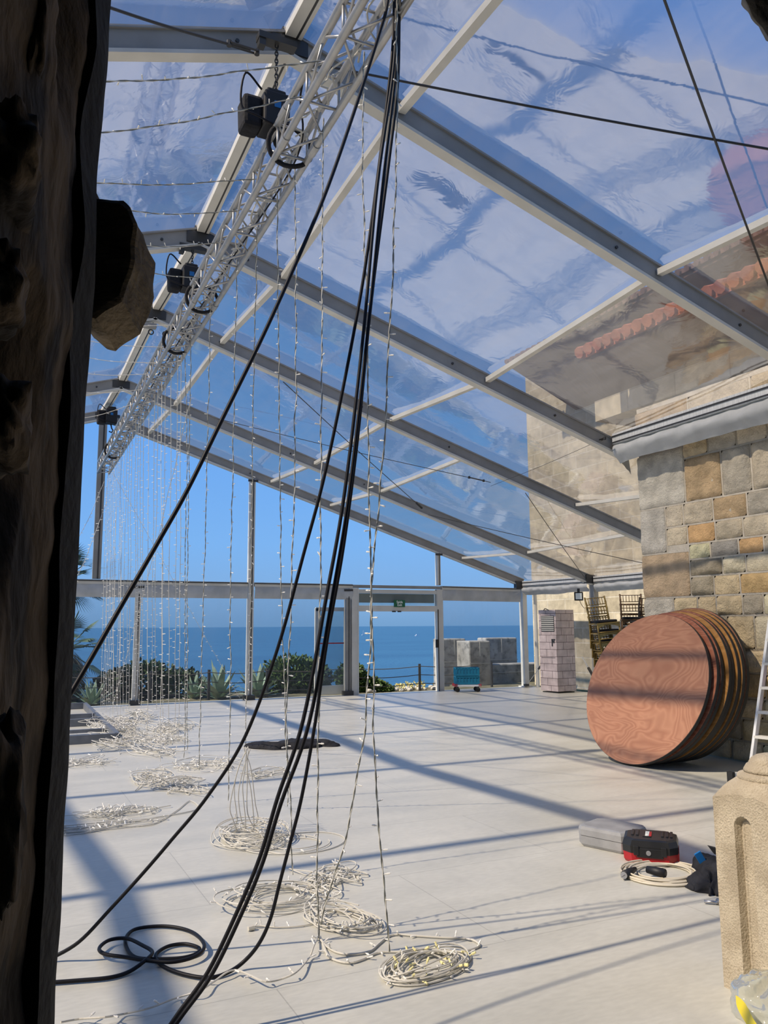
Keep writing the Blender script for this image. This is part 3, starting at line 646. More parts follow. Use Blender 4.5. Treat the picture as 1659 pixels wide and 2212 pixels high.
# ================================================================== TRUSS
def tr(Y):
    s_ = (Y-2.5)/14.9; return Vector((1.72+.16*s_, Y, 5.10-.19*s_))
def truss():
    t = thing('lighting_truss', 'long silver box truss hung under the ridge, draped with light strings', 'truss')
    Ya, Yb, h = 1.9, 17.35, .112
    cor = {'upper_left_tube': (-h, h), 'lower_left_tube': (-h, -h), 'upper_right_tube': (h, h), 'lower_right_tube': (h, -h)}
    for nm, (dx, dz) in cor.items():
        n_ = 12; pts = [tr(Ya+(Yb-Ya)*k/n_)+Vector((dx, 0, dz)) for k in range(n_+1)]
        MB().tube(pts, .0255, 12).build(nm, 'truss', t, smooth=True)
    # bracing: one mesh per face
    step = .62
    faces = [('bottom_bracing', (-h, -h), (h, -h)), ('top_bracing', (-h, h), (h, h)), ('left_bracing', (-h, -h), (-h, h)), ('right_bracing', (h, -h), (h, h))]
    for nm, a, b in faces:
        mb = MB(); Y = Ya+.1; k = 0
        while Y < Yb-.05:
            A = tr(Y)+Vector((a[0], 0, a[1])); B = tr(Y)+Vector((b[0], 0, b[1]))
            if k % 2 == 0: mb.tube([A, B], .0095, 6)
            Y2 = min(Y+step/2, Yb); A2 = tr(Y2)+Vector((a[0], 0, a[1])); B2 = tr(Y2)+Vector((b[0], 0, b[1]))
            mb.tube([A, B2] if k % 2 == 0 else [B, A2], .0095, 6)
            Y += step/2; k += 1
        mb.build(nm, 'truss', t, smooth=True)
    for Y in (4.95, 7.95, 10.95, 13.95):
        for dx, dz in cor.values():
            MB().tube([tr(Y-.06)+Vector((dx, 0, dz)), tr(Y+.06)+Vector((dx, 0, dz))], .031, 10).build('coupler', 'truss', t)
truss()

# hoists
def hoist(P, i, lab, s=1.0, chain=True):
    """P: centre of the hoist body"""
    t = thing('chain_hoist', lab, 'hoist', 'black chain hoists under the ridge')
    Y = RY[i]
    b = MB(); b.box(P, (.20*s, .22*s, .27*s)); b.box(P+Vector((0, 0, .15*s)), (.15*s, .17*s, .05*s)); mbo = b.build('motor_body', 'black', t, bevel=.015)
    b = MB(); b.box(P+Vector((-.17*s, .03, -.03)), (.14*s, .18*s, .25*s), tp=1.1); b.build('chain_bag', 'blackcloth', t, bevel=.03)
    b = MB(); b.box(P+Vector((0, -.112*s, .03)), (.05, .004, .05)); b.build('label_plate', 'bluetag', mbo)
    top = Vector((P.x+.02, P.y, rz_(XR, i)-.16))
    b = MB(); b.box(top+Vector((0, 0, .02)), (.3, .09, .05)); b.box(top+Vector((-.12, 0, -.02)), (.05, .07, .08)); b.build('beam_clamp', 'darksteel', t)
    pz = P.z+.17*s; mb = MB()
    n_ = max(2, int((top.z-pz)/.03))
    for k in range(n_):
        c = Vector((P.x+.02, P.y, pz+(top.z-pz)*(k+.5)/n_)); ring = []
        for q in range(9):
            a = 2*PI*q/8; e1 = Vector((1, 0, 0)) if k % 2 else Vector((0, 1, 0)); ring.append(c+e1*math.cos(a)*.012+Vector((0, 0, 1))*math.sin(a)*.022)
        mb.tube(ring, .005, 5, caps=False)
    mb.build('chain', 'darksteel', t)
    hk = MB(); hk.tube([P+Vector((0, 0, -.14*s)), P+Vector((.02, 0, -.22*s)), P+Vector((.05, 0, -.26*s)), P+Vector((.02, 0, -.30*s)), P+Vector((-.03, 0, -.28*s))], .014, 8); hk.build('hook', 'darksteel', t, smooth=True)
    cb = MB(); cb.tube(smoothpath([P+Vector((-.12, -.1, .12)), P+Vector((-.25, -.12, .2)), P+Vector((-.27, -.1, -.05)), P+Vector((-.15, -.13, -.12)), P+Vector((.1, -.1, -.16))], 6), .008, 6); cb.build('power_lead', 'cable', t, smooth=True)
hoist(at(590, 252, 6.0), 1, 'large black chain hoist nearest the viewer, with a chain bag')
hoist(at(410, 605, 8.9), 2, 'black chain hoist behind the truss at the second rafter', .95)
hoist(at(240, 900, 16.3), 4, 'small far black chain hoist hanging near the end of the truss', 1.1)
def sling(c, lab):
    R_ = .165; pts = []
    for q in range(25):
        a = 2*PI*q/24; pts.append(Vector(c)+Vector((math.cos(a)*R_, .02*math.sin(a*2), math.sin(a)*R_*.95)))
    tag(MB().tube(pts, .018, 8, caps=False).build('lifting_sling', 'blackcloth', smooth=True), lab, 'sling', 'black slings around the truss')
for Y, l in ((5.15, 'black lifting sling wrapped around the nearest part of the truss'), (8.05, 'black lifting sling around the truss below the second rafter'), (9.4, 'black lifting sling looped around the middle of the truss'), (15.6, 'small black lifting sling near the far end of the truss')):
    sling(tr(Y), l)
# beam clamp with rings at third rafter
t = thing('beam_clamp', 'grey beam clamp with two rings under the third rafter near the ridge', 'clamp')
MB().box((XR-.15, RY[3]-.02, rz_(XR, 3)-.2), (.34, .1, .06)).build('plate', 'alu', t)
for dx in (-.05, .15):
    c = Vector((XR+dx, RY[3]-.02, rz_(XR, 3)-.29)); MB().tube([c+Vector((math.cos(a*PI/6)*.035, 0, math.sin(a*PI/6)*.035)) for a in range(13)], .009, 6, caps=False).build('ring', 'darksteel', t)

# ================================================================== BLACK CABLES
def kpath(pts, ks):
    return [at(x, y, k) for (x, y), k in zip(pts, ks)]
def lerpk(pts, k0, k1, pw=1.0):
    y0, y1 = pts[0][1], pts[-1][1]
    return [k0+(k1-k0)*max(0, min(1, (p[1]-y0)/(y1-y0)))**pw for p in pts]
def kfl(x, y, Z=.012): P = onZ(x, y, Z); return (P-CC).dot(CF)
gC = 'black power cables hanging from the truss'
def cable(pts3, lab, r=.0092, grp=gC, name='power_cable'):
    return tag(MB().tube(smoothpath(pts3, 7), r, 8).build(name, 'cable', smooth=True), lab, 'cable', grp)
A = [(848, -120), (838, 0), (820, 70), (762, 250), (700, 425), (625, 600), (560, 742), (480, 905), (405, 1058), (335, 1182), (265, 1303), (195, 1425), (133, 1530), (80, 1612), (20, 1700)]
cable(kpath(A, lerpk(A, 4.5, 2.6)), 'leftmost thick black cable swooping down to the dark rock edge')
B = [(862, -120), (852, 0), (845, 140), (800, 500), (764, 720), (705, 1010), (655, 1200), (600, 1400), (530, 1590), (450, 1718), (370, 1815), (310, 1885), (240, 1962), (170, 2035), (100, 2088), (40, 2125)]
ks = lerpk(B[:-2], 4.5, kfl(170, 2035)); ks += [kfl(100, 2088), kfl(40, 2125)]
ks = [4.5-(4.5-3.85)*max(0, (p[1]+120)/2200) for p in B[:-1]]+[3.66]
cable([(p if p.z > .012 else Vector((p.x, p.y, .012))) for p in kpath(B, ks)], 'black cable curving down to the floor beside the dark rock edge')
Cc = [(868, -120), (857, 0), (850, 150), (815, 400), (785, 720), (745, 1060), (703, 1300), (655, 1555), (600, 1722), (562, 1850), (512, 1970), (450, 2098), (388, 2185), (350, 2240)]
kk = [4.5-(4.5-3.10)*max(0, (p[1]+120)/2330) for p in Cc]
cable(kpath(Cc, kk), 'left black cable of the close pair running to the bottom edge')
Dd = [(874, -120), (861, 0), (855, 150), (827, 400), (794, 720), (755, 1060), (718, 1290), (668, 1560), (607, 1735), (568, 1862), (519, 1980), (458, 2104), (396, 2190), (360, 2240)]
cable(kpath(Dd, [k+.03 for k in kk]), 'right black cable of the close pair running to the bottom edge')
E_ = [(880, -120), (864, 0), (859, 180), (840, 350), (802, 650), (772, 950), (742, 1180), (707, 1380), (681, 1560), (652, 1720), (627, 1820), (606, 1900), (584, 1985), (557, 2042), (520, 2083), (480, 2106)]
kk = [4.5-(4.5-3.75)*max(0, (p[1]+120)/2230) for p in E_]; kk[-1] = kfl(480, 2106)
FL = [(1050, 1450), (950, 1435), (860, 1405), (810, 1370), (800, 1330), (860, 1290), (950, 1278), (1020, 1300), (1000, 1330), (920, 1350), (780, 1355), (690, 1345), (650, 1300), (645, 1245), (700, 1200), (850, 1187), (980, 1215), (1045, 1280), (1010, 1335), (900, 1368), (780, 1365), (640, 1345), (540, 1330), (508, 1300), (560, 1258), (650, 1250), (730, 1285), (780, 1320), (740, 1365), (660, 1420), (560, 1450), (400, 1465), (240, 1477), (120, 1488)]
fl3 = [onZ(x/2.37, 1500+y/2.37, .013+(.02 if 16 < q < 29 else 0)) for q, (x, y) in enumerate(FL)]
cable(kpath(E_, kk)+fl3, 'rightmost black cable that ends in loose loops on the white floor')
# extra lead along the truss and thin one in front
cable([tr(3.2)+Vector((-.03, 0, .35)), tr(3.9)+Vector((-.05, 0, .28)), tr(4.6)+Vector((-.1, 0, .1)), tr(5.3)+Vector((.1, 0, .02)), tr(7)+Vector((.05, 0, -.02)), tr(9)+Vector((.04, 0, .03)), tr(11.5)+Vector((.02, 0, .02)), tr(14)+Vector((.05, 0, 0))], 'thin black lead running along inside the silver truss', .007)
F_ = [(870, -120), (815, 60), (812, 200), (808, 330), (795, 560), (785, 800), (762, 1040)]
# roof bracing wires
nR = Vector((SL, 0, 1)).normalized(); P0r = Vector((XR, 8, ZR-.10))
nL = Vector((-SL, 0, 1)).normalized()
def wire(a, b, lab, r=.006, n=nR, ext=(0, 0), turn=None):
    A_, B_ = onP(a[0], a[1], P0r, n), onP(b[0], b[1], P0r, n)
    d = B_-A_; A_ = A_-d*ext[0]; B_ = B_+d*ext[1]
    t = thing('bracing_wire', lab, 'wire', 'crossed bracing wires under the roof')
    mid = (A_+B_)/2+Vector((0, 0, -.02))
    MB().tube(smoothpath([A_, mid, B_], 8), r, 6).build('strand', 'darksteel', t)
    if turn is not None:
        c = A_.lerp(B_, turn); dd = d.normalized()
        mb = MB(); sd2 = dd.cross(Vector((0, 0, 1))).normalized()*.02
        mb.tube([c-dd*.13+sd2, c+dd*.13+sd2], .008, 6); mb.tube([c-dd*.13-sd2, c+dd*.13-sd2], .008, 6)
        mb.lathe(c-dd*.13, [(.02, -.02), (.02, .02)], 8); mb.lathe(c+dd*.13, [(.02, -.02), (.02, .02)], 8); mb.build('turnbuckle', 'darksteel', t)
wire((690, 140), (1659, 320), 'long dark wire crossing from the truss to the upper right', .009, ext=(.02, .15))
wire((1432, -10), (1659, 612), 'steep dark wire crossing at the upper right corner', .009, ext=(.1, .1))
wire((612, 825), (912, 1098), 'wire with a turnbuckle running down right below the third rafter', .007, turn=.97)
wire((470, 905), (1060, 1042), 'nearly level wire with a turnbuckle between third and fourth rafter', .006, turn=.95)
wire((925, 1112), (1500, 1240), 'wire from the turnbuckle towards the stone wall corner', .007)
wire((1135, 1065), (1272, 1260), 'steep wire down to the eave above the gold chairs', .007)
wire((1310, 945), (1060, 1050), 'thin wire from the rafter end beside the stone wall', .003, turn=.05)
t = wire((215, 5), (540, 108), 'dark wire hooked to the nearest rafter left of the ridge', .01, n=nL, ext=(.3, 0), turn=.96)

# ================================================================== LIGHT STRINGS
LED = MB(); LED.tube([(0, 0, 0), (0, 0, .018)], .0028, 5); LED.tube([(0, 0, .018), (0, 0, .034)], [.0045, .0035], 6)
LEDf = MB(); LEDf.tube([(0, 0, 0), (0, 0, .04)], .006, 4)
led_me = LED.build('led_bulb', 'led'); led_mesh = led_me.data; bpy.data.objects.remove(led_me)
tmp = MB(); tmp.tube([(0, 0, 0), (0, 0, .018)], .0028, 5); tmp.tube([(0, 0, .018), (0, 0, .036)], [.006, .0045], 6); tmpo = tmp.build('led_bulb', 'ledyellow'); ledy_mesh = tmpo.data; bpy.data.objects.remove(tmpo)
LR = random.Random(11)
def put_led(parent, p, d, mesh=None, s=1.0):
    o = bpy.data.objects.new('led_bulb', mesh or led_mesh); COL.objects.link(o); o.parent = parent
    o.location = p; o.rotation_euler = Vector(d).to_track_quat('Z', 'Y').to_euler(); o.scale = (s, s, s); return o
def rdir(tan):
    v = Vector((LR.uniform(-1, 1), LR.uniform(-1, 1), LR.uniform(-.4, .6)))
    v -= v.project(tan)*.8
    return v.normalized() if v.length > .01 else Vector((1, 0, 0))
gS = 'strings of small lights hanging from the truss'
def lightstring(pts3, lab, near=True, coil=None, grp=gS, spacing=.115, r=.0034):
    pts = resample(smoothpath(pts3, 8), .03 if near else .12)
    ph = LR.uniform(0, 50)
    pts = [p+Vector((noise.noise(Vector((ph, i*.13, 0))), noise.noise(Vector((ph, i*.13, 9))), 0))*(.012 if near else .015)*min(1, i/6) for i, p in enumerate(pts)]
    t = thing('light_string', lab, 'string of lights', grp)
    if near:
        mb = MB()
        for st in (0, 1):
            mb.m = st; q = []
            for i, p in enumerate(pts):
                a = i*1.15+st*PI; tan = (pts[min(i+1, len(pts)-1)]-pts[max(0, i-1)]).normalized(); x = tan.orthogonal().normalized(); y_ = tan.cross(x)
                q.append(p+(x*math.cos(a)+y_*math.sin(a))*r*.9)
            mb.tube(q, r*.85, 5)
        mb.build('twisted_wire', ['wirelight', 'wiredark'], t)
        bulbs = resample(pts, spacing)
        for i, p in enumerate(bulbs[1:-1]):
            tan = (bulbs[i+2]-bulbs[i]).normalized(); put_led(t, p, rdir(tan), s=1.05)
    else:
        mb = MB(); mb.tube(pts, r*1.1, 4)
        mb.m = 1
        for i, p in enumerate(resample(pts, spacing*1.1)[1:]):
            d = rdir(Vector((0, 0, 1)))*.05; mb.tube([p, p+d*.8], .0038, 4)
        mb.build('wire_with_lights', ['wirefar', 'led'], t)
    if coil: tangle(t, *coil)
    return t
def tangle(t, c, rx, ry, loops, h=.04, rz=0.0, r=.0036, leds=30, mode='loop', name='coiled_end', yellow=0, near=True):
    c = Vector(c); mb = MB(); allp = []
    n_ = loops*14; pts = []
    x0, y0, e0 = LR.uniform(0, 99), LR.uniform(0, 99), LR.uniform(0, 99)
    for i in range(n_+1):
        a = 2*PI*i/14; f_ = i/14.
        if mode == 'loop':
            rad = .68+.62*noise.noise(Vector((x0, f_*1.3, 0))); ox = .34*noise.noise(Vector((y0, f_*1.1, 1))); oy = .36*noise.noise(Vector((y0, f_*.7, 5)))
            x, y_ = math.cos(a)*rad+ox, math.sin(a)*rad+oy
        else:
            x = 1.0*noise.noise(Vector((x0, f_*1.9, 0)))*1.6; y_ = noise.noise(Vector((y0, f_*2.3, 4)))*1.6
            x += .35*math.cos(a); y_ += .35*math.sin(a)
        z = r+abs(noise.noise(Vector((e0, f_*2, 2))))*h*2
        p = Vector((x*rx, y_*ry, 0)); p.rotate(Matrix.Rotation(rz, 3, 'Z')); pts.append(c+p+Vector((0, 0, z-c.z)))
    pts = smoothpath(pts, 3)
    mb.tube(pts, r, 5 if near else 4)
    if near:
        ob = mb.build(name, 'wirelight', t)
        for k in range(leds):
            i = LR.randrange(2, len(pts)-2); d = rdir((pts[i+1]-pts[i]).normalized()); d.z = abs(d.z)
            put_led(t, pts[i], d, ledy_mesh if LR.random() < yellow else None, 1.1)
    else:
        mb.m = 1
        for k in range(leds):
            i = LR.randrange(2, len(pts)-2); d = rdir((pts[i+1]-pts[i]).normalized()); d.z = abs(d.z); mb.tube([pts[i], pts[i]+d*.045], .005, 4)
        mb.build(name, ['wirefar', 'led'], t)
def trY(px):
    lo, hi = 2.2, 17.3
    for _ in range(40):
        mm = (lo+hi)/2
        if pr(tr(mm)+Vector((.05, 0, -.11)))[0] > px: lo = mm
        else: hi = mm
    return (lo+hi)/2
def hang(px, lab, near=True, coil=None, P1=None, floor=True):
    """px: pixels from truss to the floor; everything placed in the upright plane between both ends"""
    Y = trY(px[0][0]); P0_ = tr(Y)+Vector((.05, 0, -.11))
    P1_ = P1 or onZ(px[-1][0], px[-1][1], .01)
    n_ = (P1_-P0_).cross(CR)
    pts = [P0_]+[onP(x, y, P0_, n_) for x, y in px[1:-1]]+[P1_]
    return lightstring(pts, lab, near, coil)
f = lambda x, y: onZ(x, y, 0.0)
hang([(858, 50), (857, 180), (853, 420), (846, 620), (830, 940), (803, 1250), (800, 1420), (778, 1640), (752, 1790), (728, 1880), (700, 1960), (690, 2010)], 'string of lights starting farthest right and slanting down across its neighbour', coil=(f(738, 1990), .17, .3, 12, .05, .3, .0042, 36, 'loop'))
hang([(787, 120), (783, 300), (790, 600), (795, 900), (800, 1180), (806, 1400), (808, 1600), (818, 1800), (832, 1920), (838, 2020), (840, 2065)], 'string of lights ending in the nearest oval coil with yellow tips', coil=(f(925, 2090), .27, .16, 13, .04, .25, .0042, 46, 'loop', 'coiled_end', .55))
hang([(699, 210), (697, 400), (695, 800), (692, 1200), (690, 1400), (687, 1700), (684, 1850), (688, 1960), (690, 2030)], 'straight string of lights just left of the crossing pair', coil=(f(600, 1945), .34, .25, 10, .05, -.2, .0042, 36, 'loop'))
hang([(637, 330), (639, 600), (637, 1000), (625, 1400), (618, 1560), (628, 1750), (632, 1900)], 'string of lights dropping to the pile behind the pair of cables', coil=(f(712, 1898), .24, .26, 12, .05, 0, .0042, 40, 'messy'))
hang([(599, 400), (601, 700), (605, 1000), (608, 1300), (618, 1560), (622, 1700), (622, 1745)], 'slim string of lights left of the straight one', coil=(f(640, 1825), .35, .3, 3, .01, 0, .004, 8, 'loop'))
hang([(555, 480), (551, 700), (545, 980), (542, 1300), (533, 1520), (530, 1612)], 'string of lights in front of the slim far post', coil=(f(575, 1672), .3, .25, 6, .03, 0, .004, 12, 'messy'))
hang([(512, 560), (507, 800), (503, 1000), (499, 1200), (497, 1500), (494, 1690), (493, 1730)], 'string of lights falling straight onto the sheaf of loops', coil=(f(540, 1812), .28, .36, 16, .07, 0, .004, 46, 'loop'))
hang([(455, 680), (450, 900), (444, 1130), (438, 1350), (432, 1560), (429, 1665)], 'string of lights right of the agave plants', coil=(f(400, 1708), .3, .35, 8, .04, 0, .004, 26, 'messy'))
hang([(412, 760), (410, 900), (407, 1100), (404, 1300), (405, 1500), (404, 1620)], 'string of lights left of the agave plants', coil=(f(330, 1683), .36, .45, 12, .05, 0, .004, 36, 'messy'))
hang([(400, 775), (404, 1000), (400, 1200), (400, 1400), (399, 1600), (398, 1640)], 'string of lights close beside the one left of the agaves', coil=(f(380, 1695), .36, .4, 12, .05, 0, .004, 30, 'messy'))
# sheaf of loops hanging in front of pile at (530,1700)
t = thing('looped_string', 'hanging sheaf of white light-string loops above the pile left of the cable pair', 'string of lights', gS)
mb = MB(); base = f(535, 1800)
for k in range(7):
    x0 = 497+k*9; x1 = x0+LR.uniform(-12, 22)
    dpt = (base-CC).dot(CF)+LR.uniform(-.15, .15)
    P_ = [at(533+LR.uniform(-8, 8), 1612+LR.uniform(0, 8), dpt), at((533+x0)/2+LR.uniform(-8, 8), 1660, dpt), at(x0, 1720+LR.uniform(-20, 20), dpt), at(x0+6, 1770, dpt), at(x1, 1800+LR.uniform(-8, 10), dpt)]
    mb.tube(smoothpath([p if p.z > .01 else Vector((p.x, p.y, .01)) for p in P_], 6), .0042, 5)
mb.build('loops', 'wirelight', t, smooth=True)
top = at(533, 1612, dpt); lead_p = tr(trY(560))
# far ones: dense curtain
FAR = [(385, 1600), (378, 1560), (365, 1585), (352, 1560), (346, 1650), (338, 1540), (330, 1525), (318, 1600), (306, 1530), (300, 1528), (292, 1522), (287, 1520), (278, 1545), (272, 1540), (266, 1538), (259, 1565), (254, 1560), (250, 1545), (246, 1545), (242, 1550), (237, 1548), (233, 1540), (229, 1540), (225, 1535), (221, 1530), (218, 1530)]
FL_ = ['thin string of lights in the sparser part of the curtain, right of the low post', 'thin string of lights falling in front of the low far post', 'thin far string of lights in the densest part of the curtain, near the truss end']
topx = [392, 384, 370, 357, 350, 341, 334, 322, 311, 304, 299, 294, 286, 281, 276, 270, 264, 261, 257, 254, 250, 247, 244, 241, 238, 235]
for (bx, by), tx in zip(FAR, topx):
    k = (tx-235)/160.
    c = None
    if LR.random() < .55: c = (onZ(bx+LR.uniform(-8, 25), by+LR.uniform(10, 50), 0), .3, .6, 9, .09, 0, .005, 20, 'messy', 'coiled_end', 0, False)
    mx_ = LR.uniform(-4, 4)
    hang([(tx, 900), (tx-(tx-bx)*.35, 1000+80*(1-k)), (tx-(tx-bx)*.7+mx_, 1300), (bx, by)], FL_[0 if bx > 300 else 1 if bx > 262 else 2], False, c)
# slanting ones
def slant(a, ka, b, kb, lab, near=False, grp=gS): lightstring([at(a[0], a[1], ka), at((a[0]+b[0])/2+3, (a[1]+b[1])/2+5, (ka+kb)/2), at(b[0], b[1], kb)], lab, near, grp=grp)
Ysl = trY(413); kk0 = (tr(Ysl)-CC).dot(CF)
slant((413, 860), kk0, (243, 1530), kfl(243, 1530), 'string of lights slanting down left from the curtain to the floor')
slant((243, 1020), 15, (520, 1512), kfl(520, 1512), 'faint string of lights slanting down right across the far wall')
slant((225, 1040), 14.0, (150, 1195), 12.0, 'string of lights slanting left beside the centre post')
slant((232, 1080), 12.5, (140, 1300), 9.0, 'second string of lights slanting left over the cross beam')
slant((262, 1600), kfl(262, 1600), (120, 1775), kfl(120, 1775), 'string of lights stretched along the floor to the left')
slant((135, 1700), kfl(135, 1700), (230, 1570), kfl(230, 1570), 'short light string trailing to the grey floor frame')
# strings going to the left wall
HZ = [((735, 120), (215, 165)), ((690, 216), (205, 277)), ((585, 318), (198, 385)), ((545, 392), (285, 447)), ((505, 482), (290, 520)), ((460, 545), (292, 572)), ((400, 622), (200, 690)), ((372, 685), (180, 728)), ((352, 735), (180, 765)), ((338, 760), (176, 800)), ((318, 800), (174, 842)), ((300, 850), (172, 900))]
HZL = ['string of lights stretched left, sagging across the nearest large rafter', 'string of lights stretched left just behind the large chain hoist', 'string of lights stretched left, third below the large rafter', 'string of lights stretched left, ending just above the jutting corner stone',
       'string of lights stretched left, ending behind the jutting corner stone', 'string of lights stretched left along the second rafter', 'string of lights stretched left between second and third rafter', 'string of lights stretched left along the third rafter', 'string of lights stretched left just below the third rafter',
       'string of lights stretched left between third and fourth rafter', 'string of lights stretched left along the fourth rafter', 'string of lights stretched left between fourth and last rafter']
for (a, b) in HZ:
    Y = trY(a[0]+10); A_ = tr(Y)+Vector((-.1, 0, 0)); B_ = onY(b[0], b[1], Y); d = B_-A_; B2 = A_+d*1.35
    near = Y < 8
    lightstring([A_, A_.lerp(B2, .5)+Vector((0, 0, -.05)), B2], HZL[HZ.index((a, b))], near, grp='strings of lights stretched to the left', spacing=.13)
# wound bits on the truss
t = thing('wound_light_string', 'light string wound along the silver truss in grey bunches', 'string of lights', 'strings of lights wound on the truss')
mb = MB(); pts = []
Y = 2.6
while Y < 17.2:
    a = Y*11+2*noise.noise(Vector((Y*3, 0, 0))); R_ = .028+.02*abs(noise.noise(Vector((Y*5, 1, 1))))+ (0.045 if (Y % .48) < .06 else 0)
    pts.append(tr(Y)+Vector((.112*0+.02, 0, -.03))+Vector((math.cos(a)*R_*1.4, 0, math.sin(a)*R_))); Y += .035
mb.tube(pts, .006, 5); mb.build('wire', 'wirelight', t)
mb = MB()
for k in range(46):
    Y = 2.75+k*.31; c = tr(Y)+Vector((.03+LR.uniform(-.03, .03), 0, -.03))
    for q in range(3): mb.tube([c+Vector((LR.uniform(-.03, .03), LR.uniform(-.03, .03), LR.uniform(-.03, .03))), c+Vector((LR.uniform(-.06, .06), LR.uniform(-.1, .1), LR.uniform(-.05, .05)))], .0075, 4)
mb.build('tape_bunches', 'wirelight', t).__setitem__('kind', 'stuff')
# pieces lying on the floor
t = thing('light_string', 'light string lying in a long narrow loop right of the nearest cable bundle', 'string of lights', 'strings of lights lying on the floor')
LP = [(640, 800), (680, 850), (740, 885), (820, 895), (910, 880), (960, 840), (1010, 800), (1060, 788), (1150, 795), (1300, 805), (1440, 812), (1500, 840), (1480, 860), (1400, 880), (1250, 888), (1080, 882), (960, 885), (880, 920), (810, 940), (740, 930), (690, 900), (660, 830)]
pp = resample(smoothpath([onZ(430+x/2.476, 1700+y/2.476, .008) for x, y in LP], 6), .02)
MB().tube(pp, .006, 6).build('wire', 'wirelight', t)
for i in range(4, len(pp)-2, 5):
    d = rdir((pp[i+1]-pp[i]).normalized()); d.z = abs(d.z); put_led(t, pp[i], d, None, 1.1)
t = thing('light_string', 'light string curving over the floor from the coil down to the lower left', 'string of lights', 'strings of lights lying on the floor')
LP = [(640, 790), (610, 860), (590, 910), (520, 990), (430, 1030), (350, 1040), (280, 1010), (205, 980), (150, 990), (80, 1040), (0, 1090), (-130, 1130), (-260, 1180), (-390, 1210), (-500, 1230), (-640, 1240), (-760, 1262)]
pp = resample(smoothpath([onZ(430+x/2.476, 1700+y/2.476, .008+(.03*abs(math.sin(q*1.7)))) for q, (x, y) in enumerate(LP)], 6), .02)
MB().tube(pp, .0045, 6).build('wire', 'wirelight', t)
for i in range(4, len(pp)-2, 6):
    d = rdir((pp[i+1]-pp[i]).normalized()); d.z = abs(d.z)*.6; put_led(t, pp[i], d, None, 1.1)
t = thing('light_string', 'short light string with a plug lying left of the middle coil', 'string of lights', 'strings of lights lying on the floor')
pp = smoothpath([onZ(x, y, .008) for x, y in ((542, 2005), (560, 2000), (600, 2003), (650, 2000), (690, 1990), (700, 1975))], 6)
MB().tube(pp, .0045, 6).build('wire', 'wirelight', t)
MB().tube([onZ(536, 2006, .015), onZ(548, 2003, .015)], [.012, .016], 8).build('plug', 'wirelight', t)
for i in range(3, len(pp)-1, 4): put_led(t, pp[i], rdir(Vector((1, 0, 0))), None, 1.0)
for k, (x, y, rx, ry, l) in enumerate(((250, 1758, .42, .22, 'pile of light string farthest left of the wide soft shadow'), (165, 1795, .5, .16, 'stretched pile of light string at the lower left by the rock'), (165, 1652, .45, .3, 'flat pile of light string just in front of the grey floor frame'), (250, 1575, .35, 1.3, 'big heap of light strings at the foot of the dense curtain'), (262, 1600, .45, .9, 'messy heap of light strings beside the grey floor frame'), (350, 1600, .3, .5, 'small loose heap of light string behind the middle piles'), (440, 1655, .35, .3, 'loose light string near the left end of the black cloth'))):
    t = thing('light_string_pile', l, 'pile of lights', 'piles of light string on the floor')
    tangle(t, f(x, y), rx, ry, 20 if 'heap' in l else 14, .12 if 'big heap' in l else .04, 0, .0036, 60, 'messy', 'wire_tangle', 0, False)
t = thing('light_string', 'light string lying in a shallow curve between the left piles', 'string of lights', 'strings of lights lying on the floor')
pp = smoothpath([onZ(x, y, .008) for x, y in ((290, 1775), (340, 1765), (400, 1755), (430, 1745), (410, 1730), (380, 1752), (330, 1780), (260, 1785))], 6)
MB().tube(pp, .005, 5).build('wire', 'wirelight', t)

# ================================================================== ROUND TABLES
def table(bx, by, th, az, ply, lab, z=.02):
    D = 1.83
    h = Vector((-math.cos(az), -math.sin(az), 0)); up = Vector((0, 0, 1)); n_ = h*math.cos(th)+up*math.sin(th); v = up*math.cos(th)-h*math.sin(th); w2 = n_.cross(v)
    R_ = Matrix((( -w2.x, v.x, n_.x), (-w2.y, v.y, n_.y), (-w2.z, v.z, n_.z)))
    if R_.determinant() < 0: R_ = Matrix(((w2.x, v.x, n_.x), (w2.y, v.y, n_.y), (w2.z, v.z, n_.z)))
    t = thing('round_table', lab, 'table', 'folded round banquet tables leaning on the stone wall')
    c = Vector((bx, by, z))+v*D/2
    t.matrix_world = Matrix.Translation(c) @ R_.to_4x4()
    n1 = 96
    def disc(r0, z0, z1, nm, mt, rr_=0):
        mb = MB(); mb.lathe((0, 0, 0), [(r0-rr_, z0), (r0, z0+rr_), (r0, z1-rr_), (r0-rr_, z1)], n1); return mb.build(nm, mt, t)
    disc(D/2-.004, -.020, 0, 'tabletop', ply)
    mb = MB(); mb.lathe((0, 0, 0), [(D/2-.012, -.046), (D/2, -.044), (D/2, -.004), (D/2-.006, -.002)], n1); mb.build('edge_band', 'rubber', t)
    mb = MB(); mb.lathe((0, 0, 0), [(D/2-.03, -.046), (D/2-.03, -.020)], n1); mb.build('apron', 'plyback', t)
    for s_ in (-1, 1):
        mb = MB(); mb.tube(smoothpath([(-.3, s_*.1, -.05), (-.3, s_*.72, -.05), (-.24, s_*.78, -.05), (.24, s_*.78, -.05), (.3, s_*.72, -.05), (.3, s_*.1, -.05)], 3), .012, 6); mb.build('leg', 'darksteel', t)
    return t
